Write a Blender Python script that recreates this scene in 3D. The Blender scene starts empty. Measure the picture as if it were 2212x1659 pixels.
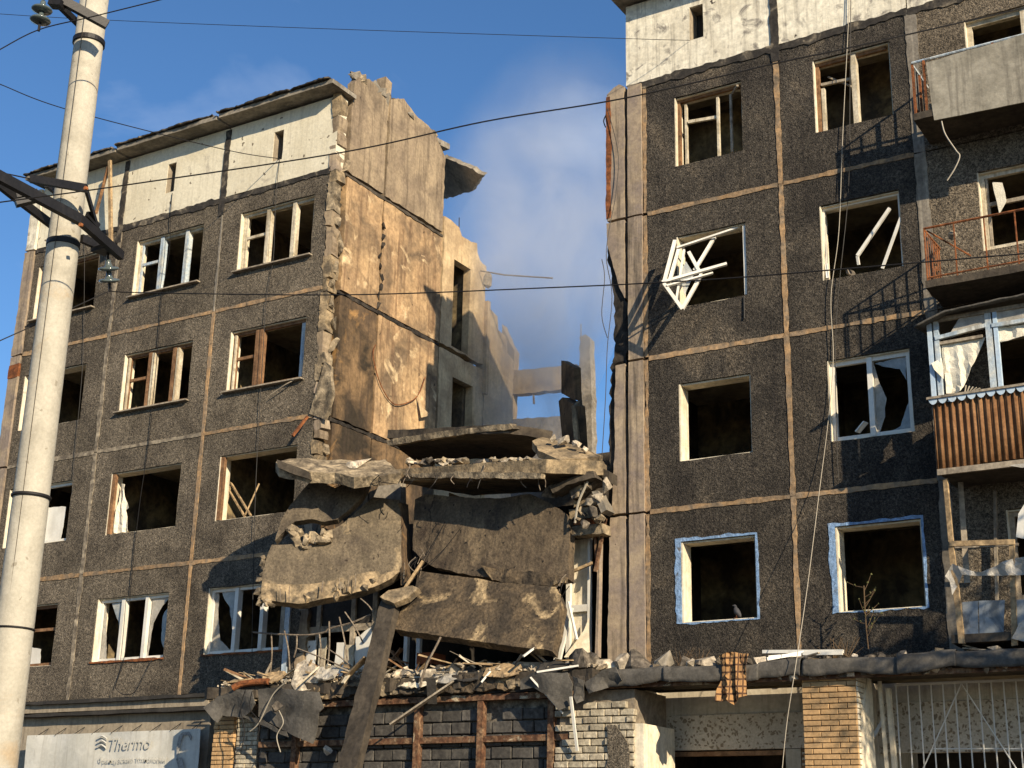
import bpy, bmesh, math, random
from mathutils import Vector, Matrix, noise, geometry
R = math.radians
V = Vector
scene = bpy.context.scene
col = scene.collection

# ---------------------------------------------------------------- camera
YAW, PITCH, ROLL = -.5534, .3148, .0221
CAM = V((0, -21.99, 1.6))
FPX, PW, PH = 3130.0, 2212.0, 1659.0          # focal length in pixels of a 2212 px wide picture
fwd = V((math.sin(YAW)*math.cos(PITCH), math.cos(YAW)*math.cos(PITCH), math.sin(PITCH)))
_r = V((math.cos(YAW), -math.sin(YAW), 0)); _u = _r.cross(fwd)
rgt = _r*math.cos(ROLL)+_u*math.sin(ROLL); upv = -_r*math.sin(ROLL)+_u*math.cos(ROLL)
cd = bpy.data.cameras.new('camera'); cam = bpy.data.objects.new('camera', cd); col.objects.link(cam)
cd.sensor_fit = 'HORIZONTAL'; cd.sensor_width = 36; cd.lens = 36*FPX/PW
cd.clip_start = .1; cd.clip_end = 5000
cam.matrix_world = Matrix(((rgt.x, upv.x, -fwd.x, CAM.x), (rgt.y, upv.y, -fwd.y, CAM.y), (rgt.z, upv.z, -fwd.z, CAM.z), (0, 0, 0, 1)))
scene.camera = cam

# ---------------------------------------------------------------- sky, sun, exposure
SUN = V((.80, -.45, .40)).normalized()          # towards the sun
EL, AZ = math.asin(SUN.z), math.atan2(SUN.x, SUN.y)
w = bpy.data.worlds.new('World'); scene.world = w; w.use_nodes = True
nt = w.node_tree; nt.nodes.clear()
def nd(nt, t, **k):
    n = nt.nodes.new(t)
    for a, b in k.items():
        if a[0] == '_': n.inputs[a[1:].replace('_', ' ')].default_value = b
        else: setattr(n, a, b)
    return n
def lk(nt, a, b): nt.links.new(a, b)
sky = nd(nt, 'ShaderNodeTexSky', sky_type='NISHITA', sun_disc=False, sun_elevation=EL, sun_rotation=AZ, altitude=300.0, air_density=1.0, dust_density=.25, ozone_density=5.0)
tc = nd(nt, 'ShaderNodeTexCoord')
mp = nd(nt, 'ShaderNodeMapping'); mp.inputs['Scale'].default_value = (1, 1, 2.2); mp.inputs['Location'].default_value = (.9, .4, 1.35)
lk(nt, tc.outputs['Generated'], mp.inputs[0])
n1 = nd(nt, 'ShaderNodeTexNoise', _Scale=3.6, _Detail=8.0, _Roughness=.5, _Distortion=.35)
lk(nt, mp.outputs[0], n1.inputs['Vector'])
cr = nd(nt, 'ShaderNodeValToRGB'); cr.color_ramp.elements[0].position = .56; cr.color_ramp.elements[1].position = .90
cr.color_ramp.elements[1].color = (.5, .5, .5, 1)
lk(nt, n1.outputs[0], cr.inputs[0])
mx = nd(nt, 'ShaderNodeMixRGB'); mx.inputs['Color2'].default_value = (8.5, 8.9, 9.4, 1)
hs = nd(nt, 'ShaderNodeHueSaturation', _Saturation=1.08); lk(nt, sky.outputs[0], hs.inputs['Color'])
lk(nt, cr.outputs[0], mx.inputs[0]); lk(nt, hs.outputs[0], mx.inputs['Color1'])
bg = nd(nt, 'ShaderNodeBackground'); bg.inputs[1].default_value = .10
out = nd(nt, 'ShaderNodeOutputWorld'); lk(nt, mx.outputs[0], bg.inputs[0]); lk(nt, bg.outputs[0], out.inputs[0])
sd = bpy.data.lights.new('sun', 'SUN'); sd.energy = 5.0; sd.angle = R(.5); sd.color = (1, .84, .62)
sun = bpy.data.objects.new('sun', sd); col.objects.link(sun); sun.location = SUN*60
sun.rotation_euler = SUN.to_track_quat('Z', 'Y').to_euler()
vs = scene.view_settings; vs.view_transform = 'Standard'; vs.look = 'None'; vs.gamma = 1; vs.exposure = .6; vs.use_curve_mapping = False

scene.cycles.volume_bounces = 2; scene.cycles.volume_step_rate = 2.0
# ---------------------------------------------------------------- helpers
def at(px, py, Y=0.0):
    v = fwd+rgt*((px-PW/2)/FPX)+upv*((PH/2-py)/FPX)
    return CAM+v*((Y-CAM.y)/v.y)
def atz(px, py, Z):
    v = fwd+rgt*((px-PW/2)/FPX)+upv*((PH/2-py)/FPX)
    return CAM+v*((Z-CAM.z)/v.z)
def atx(px, py, X):
    v = fwd+rgt*((px-PW/2)/FPX)+upv*((PH/2-py)/FPX)
    return CAM+v*((X-CAM.x)/v.x)
WL = {}
def put(o, loc, parent=None, label=None, cat=None, group=None, kind=None):
    col.objects.link(o); loc = V(loc)
    if parent: o.parent = parent; o.location = loc-WL[parent.name]
    else: o.location = loc
    WL[o.name] = loc
    for k, v in (('label', label), ('category', cat), ('group', group), ('kind', kind)):
        if v: o[k] = v
    return o
def thing(name, label, cat, loc, group=None):
    return put(bpy.data.objects.new(name, None), loc, None, label, cat, group)
class MB:
    def __init__(s): s.v = []; s.f = []
    def add(s, vs, fs):
        n = len(s.v); s.v += [V(p) for p in vs]; s.f += [tuple(i+n for i in f) for f in fs]; return s
    def box(s, x0, x1, y0, y1, z0, z1):
        return s.add([(x0,y0,z0),(x1,y0,z0),(x1,y1,z0),(x0,y1,z0),(x0,y0,z1),(x1,y0,z1),(x1,y1,z1),(x0,y1,z1)],
                     [(0,3,2,1),(4,5,6,7),(0,1,5,4),(1,2,6,5),(2,3,7,6),(3,0,4,7)])
    def bar(s, p, q, w, h=None, up=(0, 0, 1), jit=0, seed=0):
        """square bar from p to q: w across, h along up"""
        p, q = V(p), V(q); h = h or w; d = (q-p).normalized(); up = V(up)
        if abs(d.dot(up)) > .97: up = V((0, 1, 0))
        a = d.cross(up).normalized(); b = a.cross(d)
        rr = random.Random(seed); vs = []
        for c in (p, q):
            for i, j in ((-1,-1),(1,-1),(1,1),(-1,1)):
                vs.append(c+a*(i*w/2)+b*(j*h/2)+V((rr.uniform(-jit,jit), rr.uniform(-jit,jit), rr.uniform(-jit,jit))))
        return s.add(vs, [(0,1,2,3),(7,6,5,4),(0,4,5,1),(1,5,6,2),(2,6,7,3),(3,7,4,0)])
    def tube(s, pts, r, n=6):
        pts = [V(p) for p in pts]; m = len(pts); rs = r if isinstance(r, (list, tuple)) else [r]*m
        base = len(s.v); ref = None
        for i, p in enumerate(pts):
            d = (pts[min(i+1, m-1)]-pts[max(i-1, 0)]).normalized()
            if ref is None:
                ref = d.cross(V((0, 0, 1)));
                if ref.length < .05: ref = d.cross(V((1, 0, 0)))
            ref = (ref-d*ref.dot(d)).normalized(); b = d.cross(ref)
            for k in range(n):
                t = 2*math.pi*k/n; s.v.append(p+(ref*math.cos(t)+b*math.sin(t))*rs[i])
        for i in range(m-1):
            for k in range(n):
                a = base+i*n+k; b_ = base+i*n+(k+1) % n
                s.f.append((a, b_, b_+n, a+n))
        s.f.append(tuple(base+k for k in reversed(range(n)))); s.f.append(tuple(base+(m-1)*n+k for k in range(n)))
        return s
    def lathe(s, c, prof, n=20, axis=None):
        """prof: list of (r, h) turned about an axis through c"""
        ax = V(axis or (0, 0, 1)).normalized(); a = ax.orthogonal().normalized(); b = ax.cross(a); base = len(s.v); c = V(c)
        for r, h in prof:
            for k in range(n):
                t = 2*math.pi*k/n; s.v.append(c+ax*h+(a*math.cos(t)+b*math.sin(t))*r)
        for i in range(len(prof)-1):
            for k in range(n):
                p = base+i*n+k; q = base+i*n+(k+1) % n; s.f.append((p, q, q+n, p+n))
        s.f.append(tuple(base+k for k in reversed(range(n)))); s.f.append(tuple(base+(len(prof)-1)*n+k for k in range(n)))
        return s
    def rock(s, c, size, seed, n=14):
        rr = random.Random(seed); bm = bmesh.new(); sx, sy, sz = size if isinstance(size, (tuple, list)) else (size,)*3
        rot = Matrix.Rotation(rr.uniform(0, 6), 3, V((rr.uniform(-.4,.4), rr.uniform(-.4,.4), 1)))
        for _ in range(n):
            p = V((rr.uniform(-1,1), rr.uniform(-1,1), rr.uniform(-1,1)))
            m = max(abs(p.x), abs(p.y), abs(p.z)); p = p/m*rr.uniform(.75, 1)
            bm.verts.new(V(c)+rot @ V((p.x*sx/2, p.y*sy/2, p.z*sz/2)))
        r = bmesh.ops.convex_hull(bm, input=bm.verts)
        bmesh.ops.delete(bm, geom=[g for g in r['geom_interior'] if isinstance(g, bmesh.types.BMVert)], context='VERTS')
        bm.verts.index_update(); s.add([v.co.copy() for v in bm.verts], [tuple(v.index for v in f.verts) for f in bm.faces]); bm.free(); return s
    def build(s, name, mat, parent=None, label=None, cat=None, group=None, kind=None, smooth=False, base=None):
        lo = V((min(p.x for p in s.v), min(p.y for p in s.v), min(p.z for p in s.v))); hi = V((max(p.x for p in s.v), max(p.y for p in s.v), max(p.z for p in s.v)))
        o = V(((lo.x+hi.x)/2, (lo.y+hi.y)/2, lo.z))
        me = bpy.data.meshes.new(name); me.from_pydata([p-o for p in s.v], [], s.f)
        if isinstance(mat, str): mat = M[mat]
        me.materials.append(mat)
        if smooth: me.polygons.foreach_set('use_smooth', [True]*len(me.polygons))
        me.update()
        return put(bpy.data.objects.new(name, me), o, parent, label, cat, group, kind)
def inside(p, poly):
    c = False; j = len(poly)-1
    for i in range(len(poly)):
        a, b = poly[i], poly[j]
        if (a[1] > p[1]) != (b[1] > p[1]) and p[0] < (b[0]-a[0])*(p[1]-a[1])/(b[1]-a[1])+a[0]: c = not c
        j = i
    return c
def plate(pts, thick, jag=0, step=.12, grid=0, rough=0, bend=None, holes=(), jagh=0, seed=0, flip=False, rfreq=2.2):
    """slab of any outline: pts (3D, roughly planar) give the face turned to the street, thick goes away from it"""
    pts = [V(p) for p in pts]; c = sum(pts, V())/len(pts); n = V()
    for i, p in enumerate(pts):
        q = pts[(i+1) % len(pts)]; n += (p-c).cross(q-c)
    n.normalize()
    if n.dot(CAM-c) < 0: n = -n
    if flip: n = -n
    ua = V((0, 0, 1)).cross(n)
    if ua.length < .1: ua = V((1, 0, 0))-n*n.x
    ua.normalize(); va = n.cross(ua); sv = V((seed*7.13, seed*3.7, seed*1.9))
    def dens(loop, jg):
        o = []
        for i, p in enumerate(loop):
            q = loop[(i+1) % len(loop)]; L = (q-p).length; k = max(1, int(L/step)) if jg else 1
            d = (q-p).normalized(); nn = n.cross(d)
            for j in range(k):
                x = p+(q-p)*(j/k)
                if jg:
                    h = noise.noise((x+sv)*1.7)*.9+noise.noise((x+sv)*6)*.7+noise.noise((x+sv)*17)*.7+noise.noise((x+sv)*43)*.5
                    x = x+nn*h*jg+d*(jg*.5*noise.noise((x-sv)*9))
                o.append(((x-c).dot(ua), (x-c).dot(va)))
        return o
    outl = dens(pts, jag); hl = [dens([V(p) for p in h], jagh) for h in holes]
    co, ed = [], []
    for lp in [outl]+hl:
        b = len(co); co += lp; ed += [(b+i, b+(i+1) % len(lp)) for i in range(len(lp))]
    us = [p[0] for p in outl]; vs_ = [p[1] for p in outl]; u0, u1, v0, v1 = min(us), max(us), min(vs_), max(vs_)
    if grid:
        rr = random.Random(seed); iu, iv = int((u1-u0)/grid)+1, int((v1-v0)/grid)+1
        for i in range(iu):
            for j in range(iv):
                p = (u0+(i+.5+rr.uniform(-.3,.3))*grid, v0+(j+.5+rr.uniform(-.3,.3))*grid)
                if inside(p, outl) and not any(inside(p, h) for h in hl): co.append(p)
    r = geometry.delaunay_2d_cdt([V(p) for p in co], ed, [], 0, 1e-5)
    vv = r[0]; tris = []
    for f in r[2]:
        m = sum((vv[i] for i in f), V((0, 0)))/len(f)
        if inside(m, outl) and not any(inside(m, h) for h in hl): tris.append(tuple(f))
    N = len(vv); F, B = [], []
    for p in vv:
        x = c+ua*p.x+va*p.y; off = bend((p.x-u0)/(u1-u0), (p.y-v0)/(v1-v0)) if bend else 0
        h = (noise.noise((x+sv)*rfreq)+.5*noise.noise((x+sv)*rfreq*2.7)+.3*noise.noise((x+sv)*rfreq*7))*rough if rough else 0
        F.append(x+n*(off+h)); B.append(x+n*(off-thick+(noise.noise((x+sv)*3)*rough if rough else 0)))
    ec = {}
    for f in tris:
        for i in range(len(f)):
            a, b = f[i], f[(i+1) % len(f)]; k = (min(a, b), max(a, b)); ec.setdefault(k, []).append((a, b))
    fs = list(tris)+[tuple(i+N for i in reversed(f)) for f in tris]
    for k, l in ec.items():
        if len(l) == 1: a, b = l[0]; fs.append((a, a+N, b+N, b))
    used = sorted({i for f in fs for i in f}); ix = {o: i for i, o in enumerate(used)}; allv = F+B
    return MB().add([allv[i] for i in used], [tuple(ix[i] for i in f) for f in fs])
def rect(x0, x1, z0, z1, y): return [V((x0,y,z0)), V((x1,y,z0)), V((x1,y,z1)), V((x0,y,z1))]
def curve(pts, n=8):
    """smooth path through points"""
    pts = [V(p) for p in pts]; o = []
    for i in range(len(pts)-1):
        a, b, c, d = pts[max(i-1, 0)], pts[i], pts[i+1], pts[min(i+2, len(pts)-1)]
        for k in range(n):
            t = k/n; o.append(.5*((2*b)+(c-a)*t+(2*a-5*b+4*c-d)*t*t+(3*b-a-3*c+d)*t*t*t))
    return o+[pts[-1]]

# ---------------------------------------------------------------- materials
M = {}
def lin(h):
    c = [int(h[i:i+2], 16)/255 for i in (0, 2, 4)]
    return tuple((x/12.92 if x <= .04045 else ((x+.055)/1.055)**2.4) for x in c)+(1,)
def mat(name, cols, big=.7, fine=25, famt=.35, streak=None, samt=.5, bump=.25, bscale=None, rough=.9, metal=0, spots=None, spotscale=3, spotsize=.12, pebble=0, pdist=.02, objvar=0, spec=.3, trans=0, bdist=.03, cracks=0, patch=None, patchscale=.5, pthr=(.5, .62)):
    m = bpy.data.materials.new(name); m.use_nodes = True; t = m.node_tree; b = t.nodes['Principled BSDF']
    b.inputs['Roughness'].default_value = rough; b.inputs['Metallic'].default_value = metal; b.inputs['Specular IOR Level'].default_value = spec
    g = nd(t, 'ShaderNodeNewGeometry'); P = g.outputs['Position']
    oi = nd(t, 'ShaderNodeObjectInfo')
    if isinstance(cols, str): cols = [cols]
    def rgbmix(f, a, c, mode='MIX'):
        x = nd(t, 'ShaderNodeMixRGB', blend_type=mode)
        for i, q in ((0, f), (1, a), (2, c)):
            if hasattr(q, 'is_output'): lk(t, q, x.inputs[i])
            else: x.inputs[i].default_value = q
        return x.outputs[0]
    def noi(sc, det=6.0, ro=.6, vec=None, dist=0.0):
        x = nd(t, 'ShaderNodeTexNoise', _Scale=sc, _Detail=det, _Roughness=ro, _Distortion=dist); lk(t, vec or P, x.inputs['Vector']); return x.outputs[0]
    def rng(v, a, bb, c=0.0, d=1.0):
        x = nd(t, 'ShaderNodeMapRange'); lk(t, v, x.inputs[0])
        for i, q in enumerate((a, bb, c, d)): x.inputs[i+1].default_value = q
        return x.outputs[0]
    cur = lin(cols[0])
    for i, c in enumerate(cols[1:]):
        cur = rgbmix(rng(noi(big*(1+.8*i), dist=.6), .42-.03*i, .62), cur, lin(c))
    if streak:
        mpn = nd(t, 'ShaderNodeMapping'); mpn.inputs['Scale'].default_value = (9, 9, .5); lk(t, P, mpn.inputs[0])
        f = rng(noi(1.0, 5.0, .65, mpn.outputs[0]), .5, .68, 0, samt); cur = rgbmix(f, cur, lin(streak))
    if patch:
        f = rng(noi(patchscale, 7.0, .62, dist=.8), pthr[0], pthr[1], 0, .9); cur = rgbmix(f, cur, lin(patch))
    hgt = None
    if pebble:
        vo = nd(t, 'ShaderNodeTexVoronoi', feature='F1', _Scale=float(pebble)); lk(t, P, vo.inputs['Vector'])
        sep = nd(t, 'ShaderNodeSeparateColor'); lk(t, vo.outputs['Color'], sep.inputs[0])
        pv = rng(sep.outputs[0], 0, 1, .72, 1.28); cur = rgbmix(1.0, cur, pv, 'MULTIPLY')
        wn_ = noi(pebble*1.05, 3.0, .6, dist=1.6); cur = rgbmix(1.0, cur, rng(wn_, .40, .62, .34, 1.55), 'MULTIPLY')
        mh = nd(t, 'ShaderNodeMath', operation='ADD'); lk(t, rng(wn_, .3, .7, 0, 1), mh.inputs[0]); lk(t, rng(vo.outputs['Distance'], 0, .6, .6, 0.0), mh.inputs[1]); hgt = mh.outputs[0]
    fn = noi(fine, 8.0, .65)
    cur = rgbmix(1.0, cur, rng(fn, .3, .7, 1-famt, 1+famt), 'MULTIPLY')
    if spots:
        vo = nd(t, 'ShaderNodeTexVoronoi', feature='F1', _Scale=float(spotscale), _Randomness=1.0)
        mixv = nd(t, 'ShaderNodeVectorMath', operation='ADD'); nz = nd(t, 'ShaderNodeTexNoise', _Scale=9.0); lk(t, P, nz.inputs['Vector'])
        sc = nd(t, 'ShaderNodeVectorMath', operation='SCALE'); lk(t, nz.outputs['Color'], sc.inputs[0]); sc.inputs['Scale'].default_value = .16
        lk(t, P, mixv.inputs[0]); lk(t, sc.outputs[0], mixv.inputs[1]); lk(t, mixv.outputs[0], vo.inputs['Vector'])
        f = rng(vo.outputs['Distance'], spotsize*.7, spotsize, 1.0, 0.0); cur = rgbmix(f, cur, lin(spots))
    if cracks:
        vo = nd(t, 'ShaderNodeTexVoronoi', feature='DISTANCE_TO_EDGE', _Scale=float(cracks)); 
        mixv = nd(t, 'ShaderNodeVectorMath', operation='ADD'); nz = nd(t, 'ShaderNodeTexNoise', _Scale=2.5, _Detail=6.0); lk(t, P, nz.inputs['Vector'])
        lk(t, P, mixv.inputs[0]); lk(t, nz.outputs['Color'], mixv.inputs[1]); lk(t, mixv.outputs[0], vo.inputs['Vector'])
        f = rng(vo.outputs['Distance'], .002, .012, .75, 0.0); cur = rgbmix(f, cur, (.012, .01, .008, 1))
    if objvar:
        cur = rgbmix(1.0, cur, rng(oi.outputs['Random'], 0, 1, 1-objvar, 1+objvar), 'MULTIPLY')
    lk(t, cur, b.inputs['Base Color'])
    if bump:
        bp = nd(t, 'ShaderNodeBump', _Strength=bump, _Distance=pdist if pebble else bdist)
        lk(t, hgt if hgt else noi(bscale or fine*.6, 9.0, .62), bp.inputs['Height']); lk(t, bp.outputs[0], b.inputs['Normal'])
    if trans:
        b.inputs['Alpha'].default_value = 1-trans
    M[name] = m; return m
mat('pebble_dark', ['3f3a33', '312d28', '4d473e'], objvar=.12, big=.5, pebble=26, famt=.35, bump=.75, patch='6f6352', patchscale=.9, pthr=(.56, .8), streak='262220', samt=.5)
mat('pebble_grey', ['5f574a', '4e473d', '6c6355'], objvar=.14, big=.4, pebble=27, famt=.3, bump=.65, patch='3d372e', patchscale=.6, pthr=(.5, .74), streak='3a342b', samt=.45)
mat('pebble_light', ['6b6152', '5b5245'], objvar=.1, big=.5, pebble=24, famt=.35, bump=.75, patch='6a6459', patchscale=.8, pthr=(.56, .75))
mat('white_plaster', ['d8d0b8', 'cbc2a9'], big=.8, fine=14, famt=.12, streak='9d9480', samt=.35, bump=.35, spots='6b6152', spotscale=3.4, spotsize=.13, patch='a29a8a', patchscale=1.3, pthr=(.6, .7))
mat('white_worn', ['e2dbc6', 'cfc7b2'], big=1.2, fine=9, famt=.25, streak='7d766a', samt=.6, bump=.5, spots='4c463f', spotscale=2.2, spotsize=.08, patch='77716a', patchscale=2.6, pthr=(.56, .66))
mat('bitumen', ['2e2b28', '46413a'], big=3, fine=20, famt=.4, bump=.5, patch='857a68', patchscale=3, pthr=(.55, .68))
mat('mortar_tan', ['a1835f', '927757', '80705c'], big=2.2, fine=14, famt=.4, bump=.6, patch='5d5447', patchscale=3.0, pthr=(.56, .68), objvar=.15)
mat('mortar_white', ['a0947f', '7b7263', '5d554a'], big=3, fine=14, famt=.35, bump=.5)
mat('mortar_grey', ['7d766b', '5f594f'], big=1.5, fine=16, famt=.3, bump=.4, streak='b3aa98', samt=.5)
mat('pilaster', ['a3927a', '93836e', '82756a'], big=1.1, fine=16, famt=.2, streak='4b443c', samt=.75, bump=.35, spots='5d5246', spotscale=3, spotsize=.06)
mat('soot_edge', ['1b1815', '2a2621', '3a342d'], big=2.5, fine=9, famt=.6, bump=1.0)
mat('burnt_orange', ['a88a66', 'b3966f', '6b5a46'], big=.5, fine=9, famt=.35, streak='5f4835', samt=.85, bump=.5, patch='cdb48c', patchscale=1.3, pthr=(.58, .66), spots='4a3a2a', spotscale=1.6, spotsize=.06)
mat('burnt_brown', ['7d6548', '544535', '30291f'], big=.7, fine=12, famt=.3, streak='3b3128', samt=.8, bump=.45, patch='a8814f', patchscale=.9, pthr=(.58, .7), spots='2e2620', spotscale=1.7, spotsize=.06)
mat('attic_inner', ['857561', '6b5e4e', '97866d'], big=.7, fine=13, famt=.25, streak='54483b', samt=.75, bump=.45)
mat('pale_inner', ['b9a17d', 'c7b08a', 'a08a6b'], big=.8, fine=12, famt=.2, streak='8a755a', samt=.5, bump=.35)
mat('sooty_slab', ['54493b', '382f27', '655846'], big=.9, fine=22, famt=.45, bump=.9, bscale=12, streak='3a332a', samt=.75, spots='231f1a', spotscale=4.5, spotsize=.13, cracks=.3, patch='8d7b60', patchscale=1.0, pthr=(.6, .75))
mat('tan_slab', ['6b5b45', '4d4336', '3a332a'], big=1.1, fine=20, famt=.6, bump=1.0, bscale=12, patch='b8a079', patchscale=1.5, pthr=(.55, .68), spots='332c24', spotscale=7, spotsize=.16)
mat('bulge_slab', ['5b5243', '484037', '6b604f'], big=1.0, fine=22, famt=.45, bump=.9, bscale=12, streak='4a4237', samt=.55, patch='a08d6e', patchscale=1.5, pthr=(.6, .74), spots='372f27', spotscale=5, spotsize=.13)
mat('soot_shade_slab', ['3d362e', '2b2621', '4d453a'], big=1.5, fine=10, famt=.4, bump=.7)  # burnt tone, deepened to carry the shade of the slab's underside
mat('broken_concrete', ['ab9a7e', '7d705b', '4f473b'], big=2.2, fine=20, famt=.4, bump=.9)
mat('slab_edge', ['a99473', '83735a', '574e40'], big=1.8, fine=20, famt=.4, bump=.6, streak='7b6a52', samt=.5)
mat('rubble_pale', ['cabda6', 'a89c88', '857b6c'], big=5.0, fine=14, famt=.35, bump=.8, objvar=.3)
mat('rubble_dark', ['5d564c', '7d7365', '3d3832'], big=4.0, fine=14, famt=.4, bump=.8, objvar=.3)
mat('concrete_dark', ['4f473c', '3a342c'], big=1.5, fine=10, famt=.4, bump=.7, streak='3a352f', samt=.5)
mat('concrete_roof', ['8b8375', '6b655a'], big=1.5, fine=10, famt=.35, bump=.6)
mat('pole_concrete', ['a8a292', '9a9485', 'b0aa9a'], big=1.6, fine=30, famt=.12, bump=.25, streak='a09989', samt=.35, patch='ad8a58', patchscale=.9, pthr=(.6, .78), spots='8f8878', spotscale=6, spotsize=.12)
mat('black_steel', ['131110', '1d1a18'], big=4, fine=30, famt=.3, bump=.2, rough=.55, spec=.4)
mat('rust', ['7d4a28', '935a33', '5b3720'], big=4, fine=25, famt=.4, bump=.5, rough=.85)
mat('rust_frame', ['6b4a34', '8c7358', '4b3425'], big=5, fine=14, famt=.5, bump=.7, patch='b3a488', patchscale=4, pthr=(.6, .66))
mat('rust_sheet', ['7d5c3e', '8b6846', '654529'], big=1.2, fine=25, famt=.25, bump=.25, streak='5d3a22', samt=.5, patch='4d4038', patchscale=1.4, pthr=(.66, .76))
mat('wood_white', ['c4baa4', 'a39880'], big=3, fine=20, famt=.25, bump=.4, streak='7d6a52', samt=.7)
mat('wood_blue', ['9fb0bd', 'c2c4bd'], big=3, fine=20, famt=.25, bump=.4, streak='6b675f', samt=.7)
mat('wood_brown', ['74543a', '5d4530', '8b6a4b'], big=3, fine=18, famt=.35, bump=.4, streak='3d2d20', samt=.5)
mat('wood_raw', ['b09772', '9a8362', '7d6a50'], big=4, fine=16, famt=.35, bump=.4)
mat('wood_grey', ['8d8272', '6f665a', 'a39783'], big=3, fine=18, famt=.3, bump=.4, streak='4b443b', samt=.5)
mat('plastic_white', ['dad7cc', 'c9c5b9'], big=1.5, fine=20, famt=.06, bump=.08, rough=.45, spec=.5, streak='b3ad9f', samt=.3)
mat('reveal_white', ['ddd3bb', 'cbbfa5'], big=2, fine=12, famt=.18, bump=.35, streak='9a8c74', samt=.5)
mat('blue_paint', ['7b9bc0', '8ba6c6', '6f87a3'], big=4, fine=26, famt=.3, bump=.8, patch='57524a', patchscale=4, pthr=(.58, .68))
mat('blue_trim', ['a9bed0', 'bccbd6'], big=3, fine=20, famt=.12, bump=.2, streak='7f8890', samt=.4)
mat('dark_room', ['2e2a25', '1d1a17', '3d3730'], big=.8, fine=6, famt=.4, bump=.2)  # sooty walls, the unlit rooms' shade also held in their colour
mat('room_ceiling', ['b0a388', '8a7d66'], big=.8, fine=6, famt=.3, bump=.2)
mat('wallpaper', ['96845f', '6b5d48', '4a4135'], big=1.0, fine=10, famt=.4, bump=.2)
mat('felt', ['4b4842', '3e3b36', '5b5750'], big=2, fine=22, famt=.25, bump=.4, spots='7d786e', spotscale=4, spotsize=.05)
mat('felt_dark', ['2f2d2a', '3d3a36'], big=2, fine=22, famt=.25, bump=.4)
mat('brick_white', ['a09680', '857b69', 'b3a891'], big=5, fine=18, famt=.3, bump=.6, objvar=.22)
mat('brick_yellow', ['b8966a', 'a98960'], big=5, fine=20, famt=.2, bump=.35, objvar=.14)
mat('mortar', ['857a69', '6b6255'], big=4, fine=14, famt=.3, bump=.6)
mat('mortar_light', ['a08a6a', '8c785c'], big=4, fine=14, famt=.3, bump=.6)
mat('block_dark', ['4d4a45', '5a564f', '403d39'], big=4, fine=16, famt=.3, bump=.6, objvar=.25)
mat('block_mortar', ['8c8374', '615a4f', '4a443c'], big=5, fine=12, famt=.4, bump=.7)
mat('render_grey', ['8d8270', '7b7162', '9c907c'], big=.7, fine=14, famt=.2, streak='5d5448', samt=.6, bump=.35)
mat('terrazzo', ['b8ab95', 'c4b8a2'], big=1, fine=30, famt=.2, bump=.15, spots='857660', spotscale=14, spotsize=.42)
mat('tile_cream', ['c3b9a3', 'b3a892'], big=1.5, fine=14, famt=.15, bump=.25, streak='857a66', samt=.5)
mat('banner_vinyl', ['c9c7bd', 'b9b7ac'], big=.9, fine=14, famt=.08, streak='9b968a', samt=.45, bump=.12, rough=.6)
mat('faded_print', ['bab8ae'], fine=20, famt=.2, bump=0)
mat('dark_print', ['85837e', 'a09e98'], big=6, fine=20, famt=.3, bump=0)
mat('cable_black', ['1d1b19'], famt=.1, bump=0, rough=.6)
mat('cable_pale', ['9c9484'], famt=.1, bump=0, rough=.6)
mat('rebar', ['7d7263', '8f8371', '5f5347'], big=8, fine=30, famt=.3, bump=.3)
mat('net_curtain', ['ded7c4', 'cfc7b2'], big=2, fine=60, famt=.25, bump=.3, bscale=40)
mat('film', ['b8b2a5', 'a59f92'], big=3, fine=15, famt=.2, bump=.5, rough=.4, spec=.5, trans=.25)
mat('dirty_glass', ['9aa0a0', 'b5b6b0'], big=3, fine=12, famt=.2, bump=.1, rough=.15, spec=.6, trans=.35)
mat('asbestos', ['8d8778', '7a7568', '9b9586'], big=1.2, fine=14, famt=.2, bump=.3, streak='5f5a50', samt=.7)
mat('metal_sheet', ['8a8f91', '6f7679'], big=1.4, fine=10, famt=.2, bump=.15, rough=.5, spec=.4, patch='4d5357', patchscale=2.2, pthr=(.52, .62))  # darker patches put dappled tree shade into the sheet colour
mat('foliage', ['5b5c38', '494a2b'], famt=.2, bump=0)
mat('twig', ['5d4c38'], famt=.2, bump=0)
mat('feather', ['4d4d50', '39393c'], big=12, famt=.2, bump=.1)
mat('orange_box', ['8a4f30'], famt=.2, bump=.1)
mat('glass_insulator', ['5a6462', '485150'], famt=.1, bump=0, rough=.12, spec=.7)
mat('asphalt', ['4a4845', '3d3b39'], big=1, fine=30, famt=.3, bump=.3)
def plaid():
    m = bpy.data.materials.new('plaid_cloth'); m.use_nodes = True; t = m.node_tree; b = t.nodes['Principled BSDF']; b.inputs['Roughness'].default_value = .95
    uv = nd(t, 'ShaderNodeTexCoord'); prev = None
    for d in ('X', 'Z'):
        wv = nd(t, 'ShaderNodeTexWave', bands_direction=d, _Scale=4.6 if d == 'X' else 2.9, _Distortion=.3); lk(t, uv.outputs['Object'], wv.inputs['Vector'])
        rp = nd(t, 'ShaderNodeMapRange'); lk(t, wv.outputs['Fac'], rp.inputs[0]); rp.inputs[1].default_value = .78; rp.inputs[2].default_value = .9
        mx = nd(t, 'ShaderNodeMixRGB'); lk(t, rp.outputs[0], mx.inputs[0]); mx.inputs[2].default_value = lin('4d3522')
        if prev: lk(t, prev, mx.inputs[1])
        else: mx.inputs[1].default_value = lin('9c774c')
        prev = mx.outputs[0]
    lk(t, prev, b.inputs['Base Color']); M['plaid_cloth'] = m
plaid()
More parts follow.
